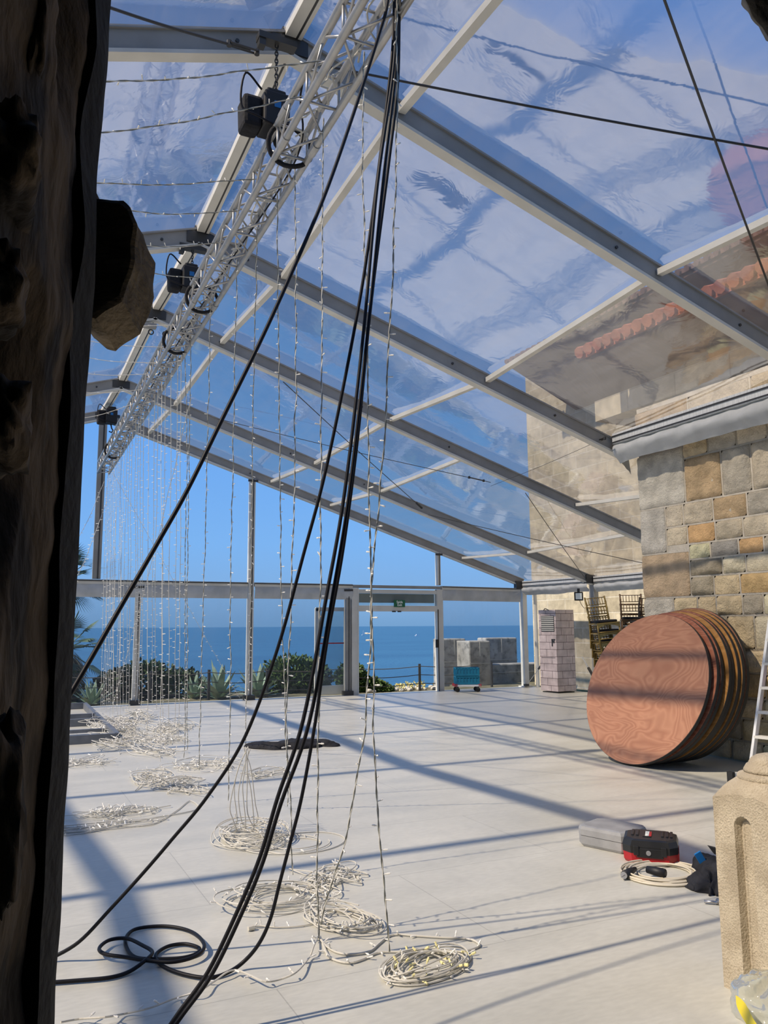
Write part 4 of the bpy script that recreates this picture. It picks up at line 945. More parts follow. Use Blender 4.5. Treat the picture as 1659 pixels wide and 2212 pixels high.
TB = [(6.61, 7.34, 21.6, 2.4, 'ply1', 'front round plywood table of the leaning row, its whole reddish wood-grain face showing'),
      (6.73, 7.32, 20.6, 2.0, 'ply2', 'second round table of the leaning row, showing a thin reddish rim'),
      (6.83, 7.33, 19.4, 1.6, 'ply2', 'third round table of the leaning row with a reddish rim'),
      (6.94, 7.30, 18.3, 1.2, 'ply3', 'fourth round table of the leaning row with a worn golden rim'),
      (7.03, 7.32, 17.2, .8, 'ply2', 'fifth round table of the leaning row'),
      (7.12, 7.30, 16.2, .4, 'ply3', 'sixth round table of the leaning row with a golden rim'),
      (7.21, 7.29, 15.0, 0, 'ply3', 'wide golden-brown round table, last but one before the wall'),
      (7.33, 7.31, 13.4, -.5, 'ply1', 'last round table of the row, directly against the stone wall')]
for a in TB: table(a[0], a[1], math.radians(a[2]), math.radians(a[3]), a[4], a[5])

# ================================================================== CHIAVARI CHAIRS
def chair(mt, lab, grp):
    t = thing('ballroom_chair', lab, 'chair', grp)
    Wd, Dp, Hs, Ht = .40, .40, .45, .92
    for sx in (-1, 1):
        MB().tube([(sx*Wd/2*1.02, -Dp/2, 0), (sx*Wd/2, -Dp/2+.01, Hs)], [.012, .016], 7).build('front_leg', mt, t, smooth=True)
        pts = [(sx*Wd/2*.95, Dp/2+.07, 0), (sx*Wd/2*.93, Dp/2, Hs), (sx*Wd/2*.93, Dp/2+.015, .7), (sx*Wd/2*.95, Dp/2+.08, Ht)]
        q = smoothpath(pts, 6); rs = [.0145+(.004 if i % 3 == 0 else 0) for i in range(len(q))]
        MB().tube(q, rs, 7).build('back_post', mt, t, smooth=True)
    mb = MB(); mb.box((0, 0, Hs-.012), (Wd+.03, Dp+.03, .028)); seat_ = mb.build('seat', mt, t, bevel=.008)
    mb = MB(); mb.box((0, -.005, Hs+.022), (Wd-.03, Dp-.04, .045)); mb.build('cushion', 'cushion', seat_, bevel=.02)
    def yb(z): return Dp/2+.015+.065*max(0, (z-.7)/.22) if z > .7 else Dp/2+.01
    mb = MB()
    for z in (.90, .78, .735, .66, .60, .53): mb.tube([(-Wd/2*.93, yb(z), z), (0, yb(z)+.012, z), (Wd/2*.93, yb(z), z)], .0085, 6)
    mb.build('back_rail', mt, t, smooth=True)
    mb = MB()
    for k in range(6):
        x = -Wd/2*.93+Wd*.93*(k+1)/7
        mb.tube([(x, yb(.78), .78), (x, yb(.9), .90)], .006, 6); mb.tube([(x, yb(.66), .60), (x, yb(.735), .735)], .006, 6)
    mb.build('spindles', mt, t, smooth=True)
    mb = MB()
    for z, dd in ((.14, .06), (.26, .05)):
        for sx in (-1, 1): mb.tube([(sx*Wd/2, -Dp/2, z), (sx*Wd/2*.95, Dp/2+dd*.6, z)], .008, 6)
        mb.tube([(-Wd/2, -Dp/2, z+.03), (Wd/2, -Dp/2, z+.03)], .008, 6)
    mb.build('stretchers', mt, t, smooth=True)
    # arched apron below the seat front
    mb = MB(); n_ = 10
    for i in range(n_):
        x0, x1 = -Wd/2+Wd*i/n_, -Wd/2+Wd*(i+1)/n_; h0, h1 = .05*((x0/(Wd/2))**2)+.02, .05*((x1/(Wd/2))**2)+.02
        mb.prism([(x0, -Dp/2-.01, Hs-.02), (x1, -Dp/2-.01, Hs-.02), (x1, -Dp/2-.01, Hs-.02-h1), (x0, -Dp/2-.01, Hs-.02-h0)], (0, .015, 0))
    mb.build('arched_apron', mt, t)
    return t
def stack(X, Y, n_, rz, lean, mt, lab, grp, dz=.17, dy=-.035):
    c0 = chair(mt, lab % ORD[0], grp); c0.location = (X, Y, 0); c0.rotation_euler = (lean[0], lean[1], rz)
    R_ = Matrix.Rotation(rz, 3, 'Z')
    for k in range(1, n_):
        c = copy_tree(c0); off = R_ @ Vector((0, dy*k, 0)); c.location = Vector((X, Y, dz*k))+off+Vector((lean[2]*k, 0, 0)); c['label'] = lab % ORD[k]
ORD = ['at the bottom', 'second from the bottom', 'third from the bottom', 'fourth from the bottom', 'fifth from the bottom', 'third from the top', 'second from the top', 'on top']
def cpos(px, k): p = at(px, 1500, k); return p.x, p.y
a_, b_ = cpos(1336, 14.6); stack(a_, b_, 8, math.radians(-18), (0, math.radians(-5), -.05), 'gold', 'gold ballroom chair %s of the leaning left stack behind the round tables', 'gold chairs stacked behind the tables')
a_, b_ = cpos(1376, 14.8); stack(a_, b_, 8, math.radians(-38), (0, 0, -.006), 'bronze', 'bronze ballroom chair %s of the upright stack beside the stone corner', 'bronze chairs stacked by the stone corner', .178)
a_, b_ = cpos(1412, 14.4); stack(a_, b_, 8, math.radians(-70), (0, 0, 0), 'bronze', 'bronze ballroom chair %s of the stack half hidden by the stone corner', 'bronze chairs half hidden behind the stone corner', .168)

# ================================================================== BRICK CABINET, FLOODLIGHT, STRAPS
t = thing('patio_heater_cabinet', 'tall cabinet wrapped in pink brick-patterned panels with a slatted vent', 'cabinet')
A_ = onZ(1172, 1490); B_ = onZ(1206, 1498); C_ = onZ(1243, 1493)
A_.z = B_.z = C_.z = 0
ux = (A_-B_); ux.normalize(); uy = Vector((0, 0, 1)).cross(ux)*-1
ux = Vector((-.12, .993, 0)).normalized(); uy = Vector((.993, .12, 0))
La = .58; Lb = .60
rz0 = math.atan2(ux.y, ux.x); Hc = onP(1205, 1317, B_, Vector((CF.x, CF.y, 0))).z
t.location = B_; t.rotation_euler = (0, 0, rz0)
s_y = 1 if (Matrix.Rotation(-rz0, 3, 'Z') @ uy).y > 0 else -1
MB().box((La/2, s_y*Lb/2, Hc/2+.02), (La, Lb, Hc-.04)).build('brick_panels', 'cabbrick', t)
MB().box((La/2, s_y*Lb/2, .01), (La-.06, Lb-.06, .02)).build('plinth', 'darksteel', t)
vb_ = MB().box((La*.47, -s_y*.002, Hc-.33), (La*.76, .006, .38)).build('vent', 'darksteel', t)
for k in range(8):
    MB().box((La*.47, -s_y*.006, Hc-.17-.045*k), (La*.72, .014, .022)).build('slat', 'white', vb_)
MB().box((La*.24, -s_y*.004, Hc-.78), (.035, .01, .17)).build('lock_slot', 'darksteel', t)
MB().box((La*.17, -s_y*.004, Hc-.71), (.12, .01, .03)).build('lock_slot', 'darksteel', t)
MB().box((La*.15, -s_y*.006, Hc-.76), (.05, .012, .05)).build('latch', 'darksteel', t)
MB().tube(smoothpath([(La*.35, -s_y*.02, Hc-.01), (La*.5, -s_y*.05, Hc+.03), (La*.65, -s_y*.02, Hc-.01)], 5), .01, 6).build('handle', 'darksteel', t)
MB().tube([(La*.1, -s_y*.0, .42*Hc), (La*.9, 0, .42*Hc)], .006, 5).build('panel_seam', 'darksteel', t)

t = thing('flood_light', 'small square floodlight clamped at the eave above the post', 'floodlight')
Pf = at(1250, 1288, (Vector((12.3, 14.7, 2.4))-CC).dot(CF))
d0 = (CC-Pf); d0.z = 0; d0.normalize(); rz0 = math.atan2(d0.y, d0.x)+PI/2
t.location = Pf; t.rotation_euler = (0, 0, rz0)
hs_ = MB().box((0, 0, 0), (.2, .06, .2)).build('housing', 'black', t, bevel=.01)
MB().box((0, -.034, 0), (.14, .006, .14)).build('lens', 'signwhite', hs_)
MB().box((0, .03, .14), (.06, .05, .08)).build('bracket', 'darksteel', t)
MB().tube(smoothpath([(.02, 0, -.1), (.06, 0, -.2), (.12, .05, -.28)], 5), .006, 5).build('lead', 'cable', t)
def strap(a, b, lab):
    t = thing('ratchet_strap', lab, 'strap', 'tie-down straps at the tent posts')
    a, b = Vector(a), Vector(b)
    MB().beam(a, b, .035, .006).build('webbing', 'valance', t)
    c = a.lerp(b, .3); MB().beam(c, a.lerp(b, .5), .05, .04).build('ratchet', 'darksteel', t)
    MB().box(b+Vector((0, 0, .02)), (.1, .1, .05)).build('anchor', 'darksteel', t)
strap((12.6, 15.3, .85), (12.5, 14.5, .04), 'ratchet strap running down right of the brick-patterned cabinet')
strap((12.9, 16.9, .9), (12.55, 17.5, .04), 'ratchet strap at the foot of the corner post left of the cabinet')
t = thing('downpipe', 'slim white pole standing behind the brick-patterned cabinet', 'pole')
Pp = onX(1160, 1420, 12.9); MB().tube([(12.9, Pp.y, 0), (12.9, Pp.y, 2.6)], .05, 10).build('pipe', 'alulight', t)

# ================================================================== DOLLY WITH CRATES
t = thing('transport_dolly', 'small dolly with red and white frame on black castors by the doorway', 'dolly')
Dc = onZ(1013, 1490, .05); rz0 = math.radians(-22); t.location = (Dc.x, Dc.y+.1, 0); t.rotation_euler = (0, 0, rz0)
if True:
    for sx in (-1, 1):
        MB().box((sx*.0, sx*.19, .155), (.62, .03, .04)).build('long_rail', 'boat', t)
        MB().box((sx*.30, 0, .155), (.03, .41, .05)).build('end_rail', 'red', t)
        for sy in (-1, 1):
            fk = MB().box((sx*.25, sy*.15, .105), (.05, .05, .07)).build('castor', 'darksteel', t)
            MB().lathe((sx*.25, sy*.15, .055), [(.055, -.016), (.055, .016)], 14, Matrix.Rotation(PI/2, 3, 'X')).build('wheel', 'rubber', fk)
            MB().box((sx*.29, sy*.18, .16), (.07, .05, .06)).build('corner', 'red', t)
def crate(z, lab):
    t2 = thing('folding_crate', lab, 'crate', 'blue crates on the dolly', (Dc.x, Dc.y+.1, z), rz0)
    MB().box((0, 0, .012), (.56, .36, .024)).build('base', 'blue', t2)
    for sy in (-1, 1):
        mb = MB(); mb.box((0, sy*.18, .20-.02), (.58, .022, .035)); mb.box((0, sy*.18, .03), (.58, .02, .05))
        mb.box((0, sy*.176, .10), (.58, .012, .10))
        for k in range(8): mb.box((-.27+k*.077, sy*.184, .11), (.02, .014, .16))
        mb.build('side_panel', 'blue', t2)
    for sx in (-1, 1):
        mb = MB(); mb.box((sx*.28, 0, .18), (.022, .38, .035)); mb.box((sx*.28, 0, .09), (.014, .36, .13))
        for k in range(5): mb.box((sx*.288, -.15+k*.075, .1), (.014, .02, .16))
        mb.build('end_panel', 'blue', t2)
crate(.18, 'lower blue plastic crate resting on the dolly'); crate(.385, 'upper blue plastic crate on top of the dolly load')

# ================================================================== BLACK CLOTH, FLOOR FRAME
def heap(name, path, wid, hgt, mt, lab, cat, seed=0, nu=90, nv=26):
    P_ = smoothpath(path, 10); N = len(P_)-1
    def f_(u, v):
        x = u*N; i = min(N-1, int(x)); c = P_[i].lerp(P_[i+1], x-i); tn = (P_[i+1]-P_[i]).normalized(); sd_ = Vector((-tn.y, tn.x, 0))
        env = math.sin(PI*min(1, max(0, u)))**.5
        ww = wid*env*(1+.45*noise.noise(Vector((u*7, seed, 0))))+.01
        a = PI*v
        hh = hgt*env*(.7+.5*noise.noise(Vector((u*5, v*3, seed))))
        off = noise.noise(Vector((u*9, v*5, seed+5)))*.03
        p = c+sd_*(-math.cos(a)*ww+off)
        return (p.x, p.y, .003+math.sin(a)*hh+.022*(.5-abs(noise.noise(Vector((u*13, v*6, seed)))))*math.sin(a))
    return tag(MB().grid(f_, nu, nv).build(name, mt, smooth=True), lab, cat)
heap('black_cloth', [onZ(530, 1612), onZ(580, 1616), onZ(640, 1614), onZ(690, 1610), onZ(734, 1612)], .19, .13, 'blackcloth', 'long crumpled bundle of black cloth lying on the white floor behind the cables', 'cloth', 3)
t = thing('floor_frame', 'low grey metal platform frame lying on the floor at far left', 'platform frame')
for p, q in (((1.66, 12.15, .06), (1.72, 17.35, .06)), ((-2, 12.15, .06), (1.66, 12.15, .06)), ((-2, 17.3, .06), (1.72, 17.3, .06)), ((-2, 14.3, .06), (1.68, 14.3, .06)), ((-2, 15.1, .06), (1.69, 15.1, .06)), ((-2, 13.2, .05), (1.67, 13.2, .05))):
    MB().beam(p, q, .07, .12 if p[1] != 13.2 else .05).build('rail', 'deckgrey', t)

# ================================================================== TOOL CASES, COIL, BAG
def rbox(L, W_, z0, z1, ch, tp=0.0):
    """chamfered box outline prism with inset top"""
    x, y = L/2, W_/2
    def ring(s, z): return [(-x*s+ch, -y*s, z), (x*s-ch, -y*s, z), (x*s, -y*s+ch, z), (x*s, y*s-ch, z), (x*s-ch, y*s, z), (-x*s+ch, y*s, z), (-x*s, y*s-ch, z), (-x*s, -y*s+ch, z)]
    return ring
def rings(mb, rs):
    n_ = len(rs[0]); vs = [p for r_ in rs for p in r_]; fs = [(i*n_+k, i*n_+(k+1) % n_, (i+1)*n_+(k+1) % n_, (i+1)*n_+k) for i in range(len(rs)-1) for k in range(n_)]
    fs += [tuple(reversed(range(n_))), tuple((len(rs)-1)*n_+k for k in range(n_))]; return mb.add(vs, fs)
gL = onZ(1266, 1833); gF = onZ(1336, 1848); gR = onZ(1388, 1800)
gL.z = gF.z = gR.z = 0
t = thing('tool_case', 'plain grey plastic tool case lying flat left of the black and red one', 'tool case')
dx = (gF-gL); L = .40; ang = math.atan2(dx.y, dx.x)
cen = gF-dx.normalized()*.19+Vector((0, 0, 1)).cross(dx.normalized())*.17
t.location = cen+CR*.05+Vector((0, 0, -CR.z*.05)); t.rotation_euler = (0, 0, ang)
R1 = rbox(.40, .34, 0, 0, .04)
mb = MB(); rings(mb, [R1(.94, .002), R1(1, .02), R1(1, .075)]); mb.build('lower_shell', 'plasticgrey', t)
mb = MB(); rings(mb, [R1(1.01, .079), R1(1.01, .12), R1(.97, .14), R1(.86, .146)]); mb.build('lid', 'plasticgrey', t)
mb = MB(); rings(mb, [R1(.985, .074), R1(.985, .080)]); mb.build('seam', 'darksteel', t)
MB().tube(smoothpath([(-.07, .17, .07), (-.06, .20, .075), (.06, .20, .075), (.07, .17, .07)], 4), .009, 6).build('handle', 'plasticgrey', t)
for sx in (-1, 1): MB().box((sx*.13, .172, .085), (.04, .012, .05)).build('latch', 'plasticgrey', t)
bL = onZ(1351, 1862); bF = onZ(1462, 1872); bL.z = bF.z = 0
t = thing('tool_case', 'black tool case with red bottom and white maker lettering on the lid', 'tool case')
dx = bF-bL; ang = math.atan2(dx.y, dx.x); t.location = bL+dx*.5+Vector((0, 0, 1)).cross(dx.normalized())*.135; t.rotation_euler = (0, 0, ang)
LL = dx.length*1.08; R2 = rbox(LL, .32, 0, 0, .055)
mb = MB(); rings(mb, [R2(.93, .002), R2(.98, .02), R2(1, .07)]); mb.build('red_base', 'casered', t)
mb = MB(); rings(mb, [R2(1.01, .07), R2(1.02, .115), R2(.96, .15), R2(.86, .158)]); lid_ = mb.build('lid', 'caseblack', t)
mb = MB(); mb.box((0, -.158, .075), (LL*.48, .02, .06)); mb.build('latch_panel', 'caseblack', t, bevel=.004)
mb = MB()
for x in (-.13, -.095, .09, .125, .155): mb.box((x*LL/.4, .03, .160), (.018, .15, .010))
mb.build('lid_ribs', 'caseblack', lid_, bevel=.003)
for x in (-.1, .1): MB().box((x*LL/.4, -.168, .09), (.035, .012, .06)).build('latch', 'caseblack', t, bevel=.003)
for k in range(6): MB().box((LL/2*.99, -.1+k*.042, .045), (.014, .018, .06)).build('rib', 'casered', t)
MB().lathe((-.01, -.169, .078), [(.016, -.004), (.016, .004)], 12, Matrix.Rotation(PI/2, 3, 'X')).build('latch_window', 'plasticgrey', t)
MB().box((-.02, .005, .1605), (.055, .15, .004)).build('badge', 'caseblack', lid_)
MB().box((.0, .005, .1628), (.018, .13, .002)).build('red_band', 'casered', lid_)
text('PARKSIDE', .034, 'signwhite', lid_, (-.018, .005, .164), (0, 0, PI/2), bold=.0012, sx=.85)
# cable coil
t = thing('extension_cable', 'coiled cream extension cable with black connectors in front of the tool cases', 'cable')
cc = onZ(1430, 1889); cc.z = 0; CRs = random.Random(4); pts = []
for i in range(13*16+1):
    a = 2*PI*i/16+.5; f_ = i/16.; rad = .225+.10*noise.noise(Vector((f_*.8, 0, 3)))+.02*math.sin(f_*2.1); ox = .035*noise.noise(Vector((f_*.6, 7, 1))); oy = .03*noise.noise(Vector((f_*.6, 2, 8)))
    pts.append(cc+Vector((math.cos(a)*rad+ox, math.sin(a)*rad*.86+oy, .008+.05*abs(noise.noise(Vector((f_*1.3, 5, 5)))))))
pts += [onZ(1400, 1870, .03), onZ(1385, 1873, .03), onZ(1370, 1878, .02)]
MB().tube(smoothpath(pts, 2), .0062, 7).build('cord', 'extcable', t, smooth=True)
pl0, pl1 = onZ(1372, 1877, .03), onZ(1349, 1890, .03)
mb = MB(); mb.tube([pl0, pl0.lerp(pl1, .5), pl1], [.014, .024, .026], 12); plug_ = mb.build('plug', 'black', t, smooth=True)
mb = MB(); mb.tube([pl1, pl1+(pl1-pl0).normalized()*.012], .022, 12)
for k in (-1, 0, 1): mb.tube([pl1+Vector((k*.009, 0, .004*k)), pl1+(pl1-pl0).normalized()*.035+Vector((k*.009, 0, .004*k))], .003, 5)
mb.build('pins', 'steel', plug_)
mb = MB(); mb.tube([onZ(1398, 1878, .045), onZ(1416, 1882, .045), onZ(1436, 1887, .045)], [.022, .028, .028], 12); mb.build('socket', 'black', t, smooth=True)
# black bag
heap('tool_bag', [onZ(1512, 1868), onZ(1535, 1880), onZ(1560, 1905), onZ(1600, 1915)], .11, .14, 'blackcloth', 'black soft tool bag slumped on the floor left of the stone newel', 'bag', 9, 50, 26)
tb = bpy.data.objects['tool_bag']
heap_o = heap('bag_body', [onZ(1495, 1925), onZ(1525, 1920), onZ(1560, 1925), onZ(1610, 1940)], .12, .12, 'blackcloth', None, None, 14, 50, 26); heap_o.parent = tb
q0, q1 = at(1506, 1842, kfl(1520, 1880)-.02), at(1518, 1862, kfl(1520, 1880)-.02)
o_ = MB().beam(q0, q1, .045, .012, (CF.x, CF.y, CF.z)).build('blue_tag', 'bluetag', tb)
o_ = MB().prism([at(1531, 1829, 4.1), at(1548, 1833, 4.1), at(1556, 1850, 4.1), at(1543, 1845, 4.1)], CF*.02).build('handle_flap', 'black', tb)
t = thing('spanner', 'chrome spanner lying under the edge of the black bag', 'tool')
a_, b_ = onZ(1521, 1947, .015), onZ(1556, 1950, .015)
MB().tube([a_, b_], .009, 8).build('handle', 'steel', t, smooth=True)
MB().tube([b_+Vector((0, .02, 0)), b_+Vector((.01, -.04, .01)), b_+Vector((.03, -.06, 0))], [.02, .018, .01], 8).build('jaw', 'steel', t, smooth=True)

# ================================================================== NEWEL POST (stone)
def newel():
    t = thing('stone_newel', 'weathered cream stone newel post with a domed cap at the lower right', 'newel post')
    X0, Y1 = 3.02, 2.79; S = .36
    Zs = onX(1544, 1722, X0).z; t.location = (X0+S/2, Y1-S/2, 0)
    h = S/2; n_ = 14
    # left face with recessed round-topped groove, built as grid
    gw, gd = .046, .034; ztop = Zs-.105
    def f_(u, v):
        y = h-S*u; z = (Zs+.035*math.sin(PI*u))*v
        yc = y-.022
        if z < ztop: ds = abs(yc)-gw
        else: ds = math.hypot(yc, z-ztop)-gw
        dep = gd*max(0, min(1, -ds/.012))
        bead = .006*max(0, 1-abs(ds+.022)/.007) if ds < 0 else 0
        return (-h+dep-bead, y, z)
    MB().grid(f_, 90, 160).build('left_face', 'newel', t)
    def g_(u, v):
        x = -h+S*u; z = (Zs+.035*math.sin(PI*u))*v
        if z < ztop: ds = abs(x)-gw
        else: ds = math.hypot(x, z-ztop)-gw
        return (x, -h+gd*max(0, min(1, -ds/.012)), z)
    MB().grid(g_, 90, 160).build('front_face', 'newel', t)
    MB().add([(-h, h, 0), (h, h, 0), (h, h, Zs), (-h, h, Zs), (h, -h, 0), (h, -h, Zs)], [(0, 1, 2, 3), (1, 4, 5, 2)]).build('rear_faces', 'newel', t)
    # shoulder: square to round
    def sh(u, v):
        a = 2*PI*u; sq = h/max(abs(math.cos(a)), abs(math.sin(a))); r_ = sq*(1-v)+.125*v
        arch = .035*math.cos(((a/(PI/2)+.5) % 1-.5)*PI)
        z = Zs+arch*(1-v)+(.095)*math.sin(v*PI/2)
        return (r_*math.cos(a), r_*math.sin(a), z)
    MB().grid(sh, 96, 12).build('shoulder', 'newel', t, smooth=True)
    zt = Zs+.09
    MB().lathe((0, 0, zt), [(.13, -.01), (.143, .0), (.147, .012), (.14, .024), (.118, .03), (.112, .036)], 48).build('ring', 'newel', t, smooth=True)
    MB().lathe((0, 0, zt+.034), [(.118, 0), (.116, .01), (.104, .03), (.094, .036), (.093, .042), (.082, .058), (.06, .072), (.03, .08), (.001, .082)], 48).build('dome', 'newel', t, smooth=True)
newel()

# ladder
t = thing('step_ladder', 'aluminium step ladder standing right of the round tables', 'ladder')
k0 = kfl(1622, 1700)
b0 = onX(1621, 1672, 7.0); tp_ = onX(1662, 1360, 7.32)
dirv = (tp_-b0).normalized(); side = Vector((.25, -1, 0)).normalized()
b0 = b0-dirv*(b0.z/dirv.z); L_ = 2.4
st_ = MB().beam(b0, b0+dirv*L_, .026, .07, side.cross(dirv)).build('stile', 'gutter', t)
MB().beam(b0+side*.42, b0+side*.42+dirv*L_, .026, .07, side.cross(dirv)).build('stile', 'gutter', t)
for k in range(9):
    c = b0+dirv*(.22+.25*k); MB().beam(c, c+side*.42, .075, .028, (0, 0, 1)).build('rung', 'alulight', t)
bb = b0+Vector((.55, 0, 0))
MB().beam(bb, b0+dirv*L_, .026, .06, side.cross(dirv)).build('rear_leg', 'gutter', t)
MB().beam(bb+side*.42, b0+side*.42+dirv*L_, .026, .06, side.cross(dirv)).build('rear_leg', 'gutter', t)
MB().box(b0+Vector((0, 0, .025)), (.06, .06, .06)).build('foot', 'rubber', st_)
MB().tube(smoothpath([b0+Vector((.3, -.1, 1.2)), b0+Vector((.28, -.12, .7)), b0+Vector((.2, -.15, .35)), b0+Vector((.3, -.25, .05))], 6), .014, 6).build('red_strap', 'red', t)
t = thing('stabiliser_foot', 'black rubber foot of an aluminium stabiliser bar behind the newel cap', 'ladder foot')
Pq = onZ(1580, 1690); MB().box(Pq+Vector((0, 0, .05)), (.04, .07, .11)).build('rubber_foot', 'rubber', t)
MB().beam(Pq+Vector((.02, 0, .06)), Pq+Vector((.5, -.1, .06)), .05, .06).build('bar', 'gutter', t)

# plastic bag bottom right
t = thing('plastic_bag', 'crumpled clear plastic bag with a bright yellow band at the lower right corner', 'bag')
def bagf(u, v):
    c = onZ(1665, 2200); a = 2*PI*u; r_ = .17*math.sin(PI*v*.5+.001)**.6
    n3 = noise.fractal(Vector((math.cos(a)*2, math.sin(a)*2, v*3)), 1, 2, 3)
    r_ *= 1+.16*n3; return (c.x+.03+math.cos(a)*r_, c.y+math.sin(a)*r_, .005+.17*(1-v)**.8*(1+.2*n3))
MB().grid(bagf, 48, 22).build('clear_film', 'bagclear', t, smooth=True)
ya_ = [onZ(1589, 2150, .10), onZ(1592, 2170, .11), onZ(1608, 2200, .12), onZ(1640, 2250, .12)]; yb_ = [onZ(1594, 2152, .12), onZ(1610, 2168, .15), onZ(1630, 2205, .16), onZ(1662, 2250, .16)]
sa, sb = smoothpath(ya_, 6), smoothpath(yb_, 6)
mb = MB(); nn_ = len(sa); mb.add([p for p in sa]+[p for p in sb]+[p-Vector((0, 0, .01)) for p in sa]+[p-Vector((0, 0, .01)) for p in sb], [(i, i+1, nn_+i+1, nn_+i) for i in range(nn_-1)]+[(2*nn_+i, 3*nn_+i, 3*nn_+i+1, 2*nn_+i+1) for i in range(nn_-1)])
mb.build('yellow_band', 'yellow', t)

# ================================================================== OUTSIDE
struct(MB().box((-5, 19.45, -.35), (27.4, 3.5, .5)).build('ground', 'soil'))
struct(MB().box((10.35, 18.8, -.35), (3.3, 2.3, .5)).build('ground', 'soil'))
struct(MB().box((19.6, 19.6, -.35), (15.2, 3.8, .5)).build('ground', 'soil'))
sea = MB(); sea.add([(-30000, 24, -20), (40000, 24, -20), (40000, 40000, -20), (-30000, 40000, -20)], [(0, 1, 2, 3)]); struct(sea.build('ground_sea', 'sea'))
bpy.data.objects['ground_sea'].name = 'sea'
RB = random.Random(21)
def leafball(mb, c, r, n_, ls, flat=.85):
    for k in range(n_):
        v = Vector((RB.gauss(0, 1), RB.gauss(0, 1), RB.gauss(0, 1))).normalized()
        rad = RB.uniform(.55, 1.0)*(1+.25*noise.noise(v*2.5+Vector(c)))
        p = Vector(c)+Vector((v.x*r[0], v.y*r[1], v.z*r[2]))*rad
        d = (v+Vector((RB.uniform(-.8, .8), RB.uniform(-.8, .8), RB.uniform(-.5, .9)))).normalized(); s_ = d.orthogonal().normalized()*ls*.45
        s_.rotate(Matrix.Rotation(RB.uniform(0, 6.28), 3, d)); L_ = ls*RB.uniform(.7, 1.4)
        mb.add([p, p+d*L_*.5+s_, p+d*L_, p+d*L_*.5-s_], [(0, 1, 2, 3)])
def bush(cs, n_, ls, mt, lab, grp='bushes outside the tent'):
    t = thing('garden_bush', lab, 'bush', grp)
    mb = MB()
    for c, r in cs: leafball(mb, c, r, n_, ls)
    mb.build('foliage', mt, t)
    mb = MB(); c0 = Vector(cs[0][0])
    for k in range(5): mb.tube([(c0.x+RB.uniform(-.1, .1), c0.y, -.1), c0+Vector((RB.uniform(-.4, .4), RB.uniform(-.3, .3), RB.uniform(0, .3)))], [.04, .015], 5)
    mb.build('branches', 'wood', t)
bush([((3.4, 20.6, .18), (.85, .7, .62)), ((4.2, 20.5, .05), (.75, .6, .48)), ((2.7, 20.6, .05), (.5, .6, .5))], 2600, .10, 'leafdark', 'dark rounded bush left of the agaves beyond the clear wall')
bush([((7.15, 20.4, .22), (.85, .7, .60)), ((6.7, 20.3, -.02), (.5, .5, .42)), ((7.7, 20.4, .12), (.5, .5, .5))], 2600, .10, 'leaf', 'green bush behind the open glass door')
bush([((8.55, 19.7, .22), (.42, .5, .42)), ((8.95, 19.5, -.02), (.45, .4, .28)), ((9.3, 19.4, -.1), (.3, .3, .16))], 1800, .09, 'leaf', 'green bush seen through the doorway at its left side')
bush([((.9, 20.0, .2), (1.0, .8, .8))], 2400, .10, 'leafdark', 'dark bush at the far left behind the grey floor frame')
def agave(c, s, lab, n_=26):
    t = thing('agave_plant', lab, 'agave', 'agaves outside the tent'); t.location = c
    for k in range(n_):
        a = k*2.399; el = math.radians(18+62*(k/n_)); L_ = s*RB.uniform(.75, 1.05); w_0 = .065*s/.8
        d = Vector((math.cos(a)*math.cos(el), math.sin(a)*math.cos(el), math.sin(el))); sd_ = Vector((-math.sin(a), math.cos(a), 0)); nb = d.cross(sd_)
        mb = MB(); pts = []
        for q in range(7):
            f_ = q/6.; wq = w_0*(math.sin(PI*(.22+.78*f_))**.7 if f_ < 1 else 0.02); p = d*L_*f_+Vector((0, 0, -.18*s*f_*f_*math.cos(el)))
            pts += [p-sd_*wq-nb*.0, p-nb*(-.02)*(1-f_), p+sd_*wq, p-nb*.025*(1-f_)]
        fs = []
        for q in range(6):
            for e_ in range(4): fs.append((q*4+e_, q*4+(e_+1) % 4, (q+1)*4+(e_+1) % 4, (q+1)*4+e_))
        mb.add(pts, fs); mb.build('leaf', 'agave', t)
agave((4.95, 19.4, -.15), 1.0, 'large blue-green agave left of the slim far post')
agave((4.45, 19.8, -.15), .75, 'smaller agave beside the dark rounded bush')
agave((5.95, 19.5, -.15), .95, 'blue-green agave right of the slim far post')
agave((2.05, 19.2, -.15), .7, 'dark agave at far left near the palm')
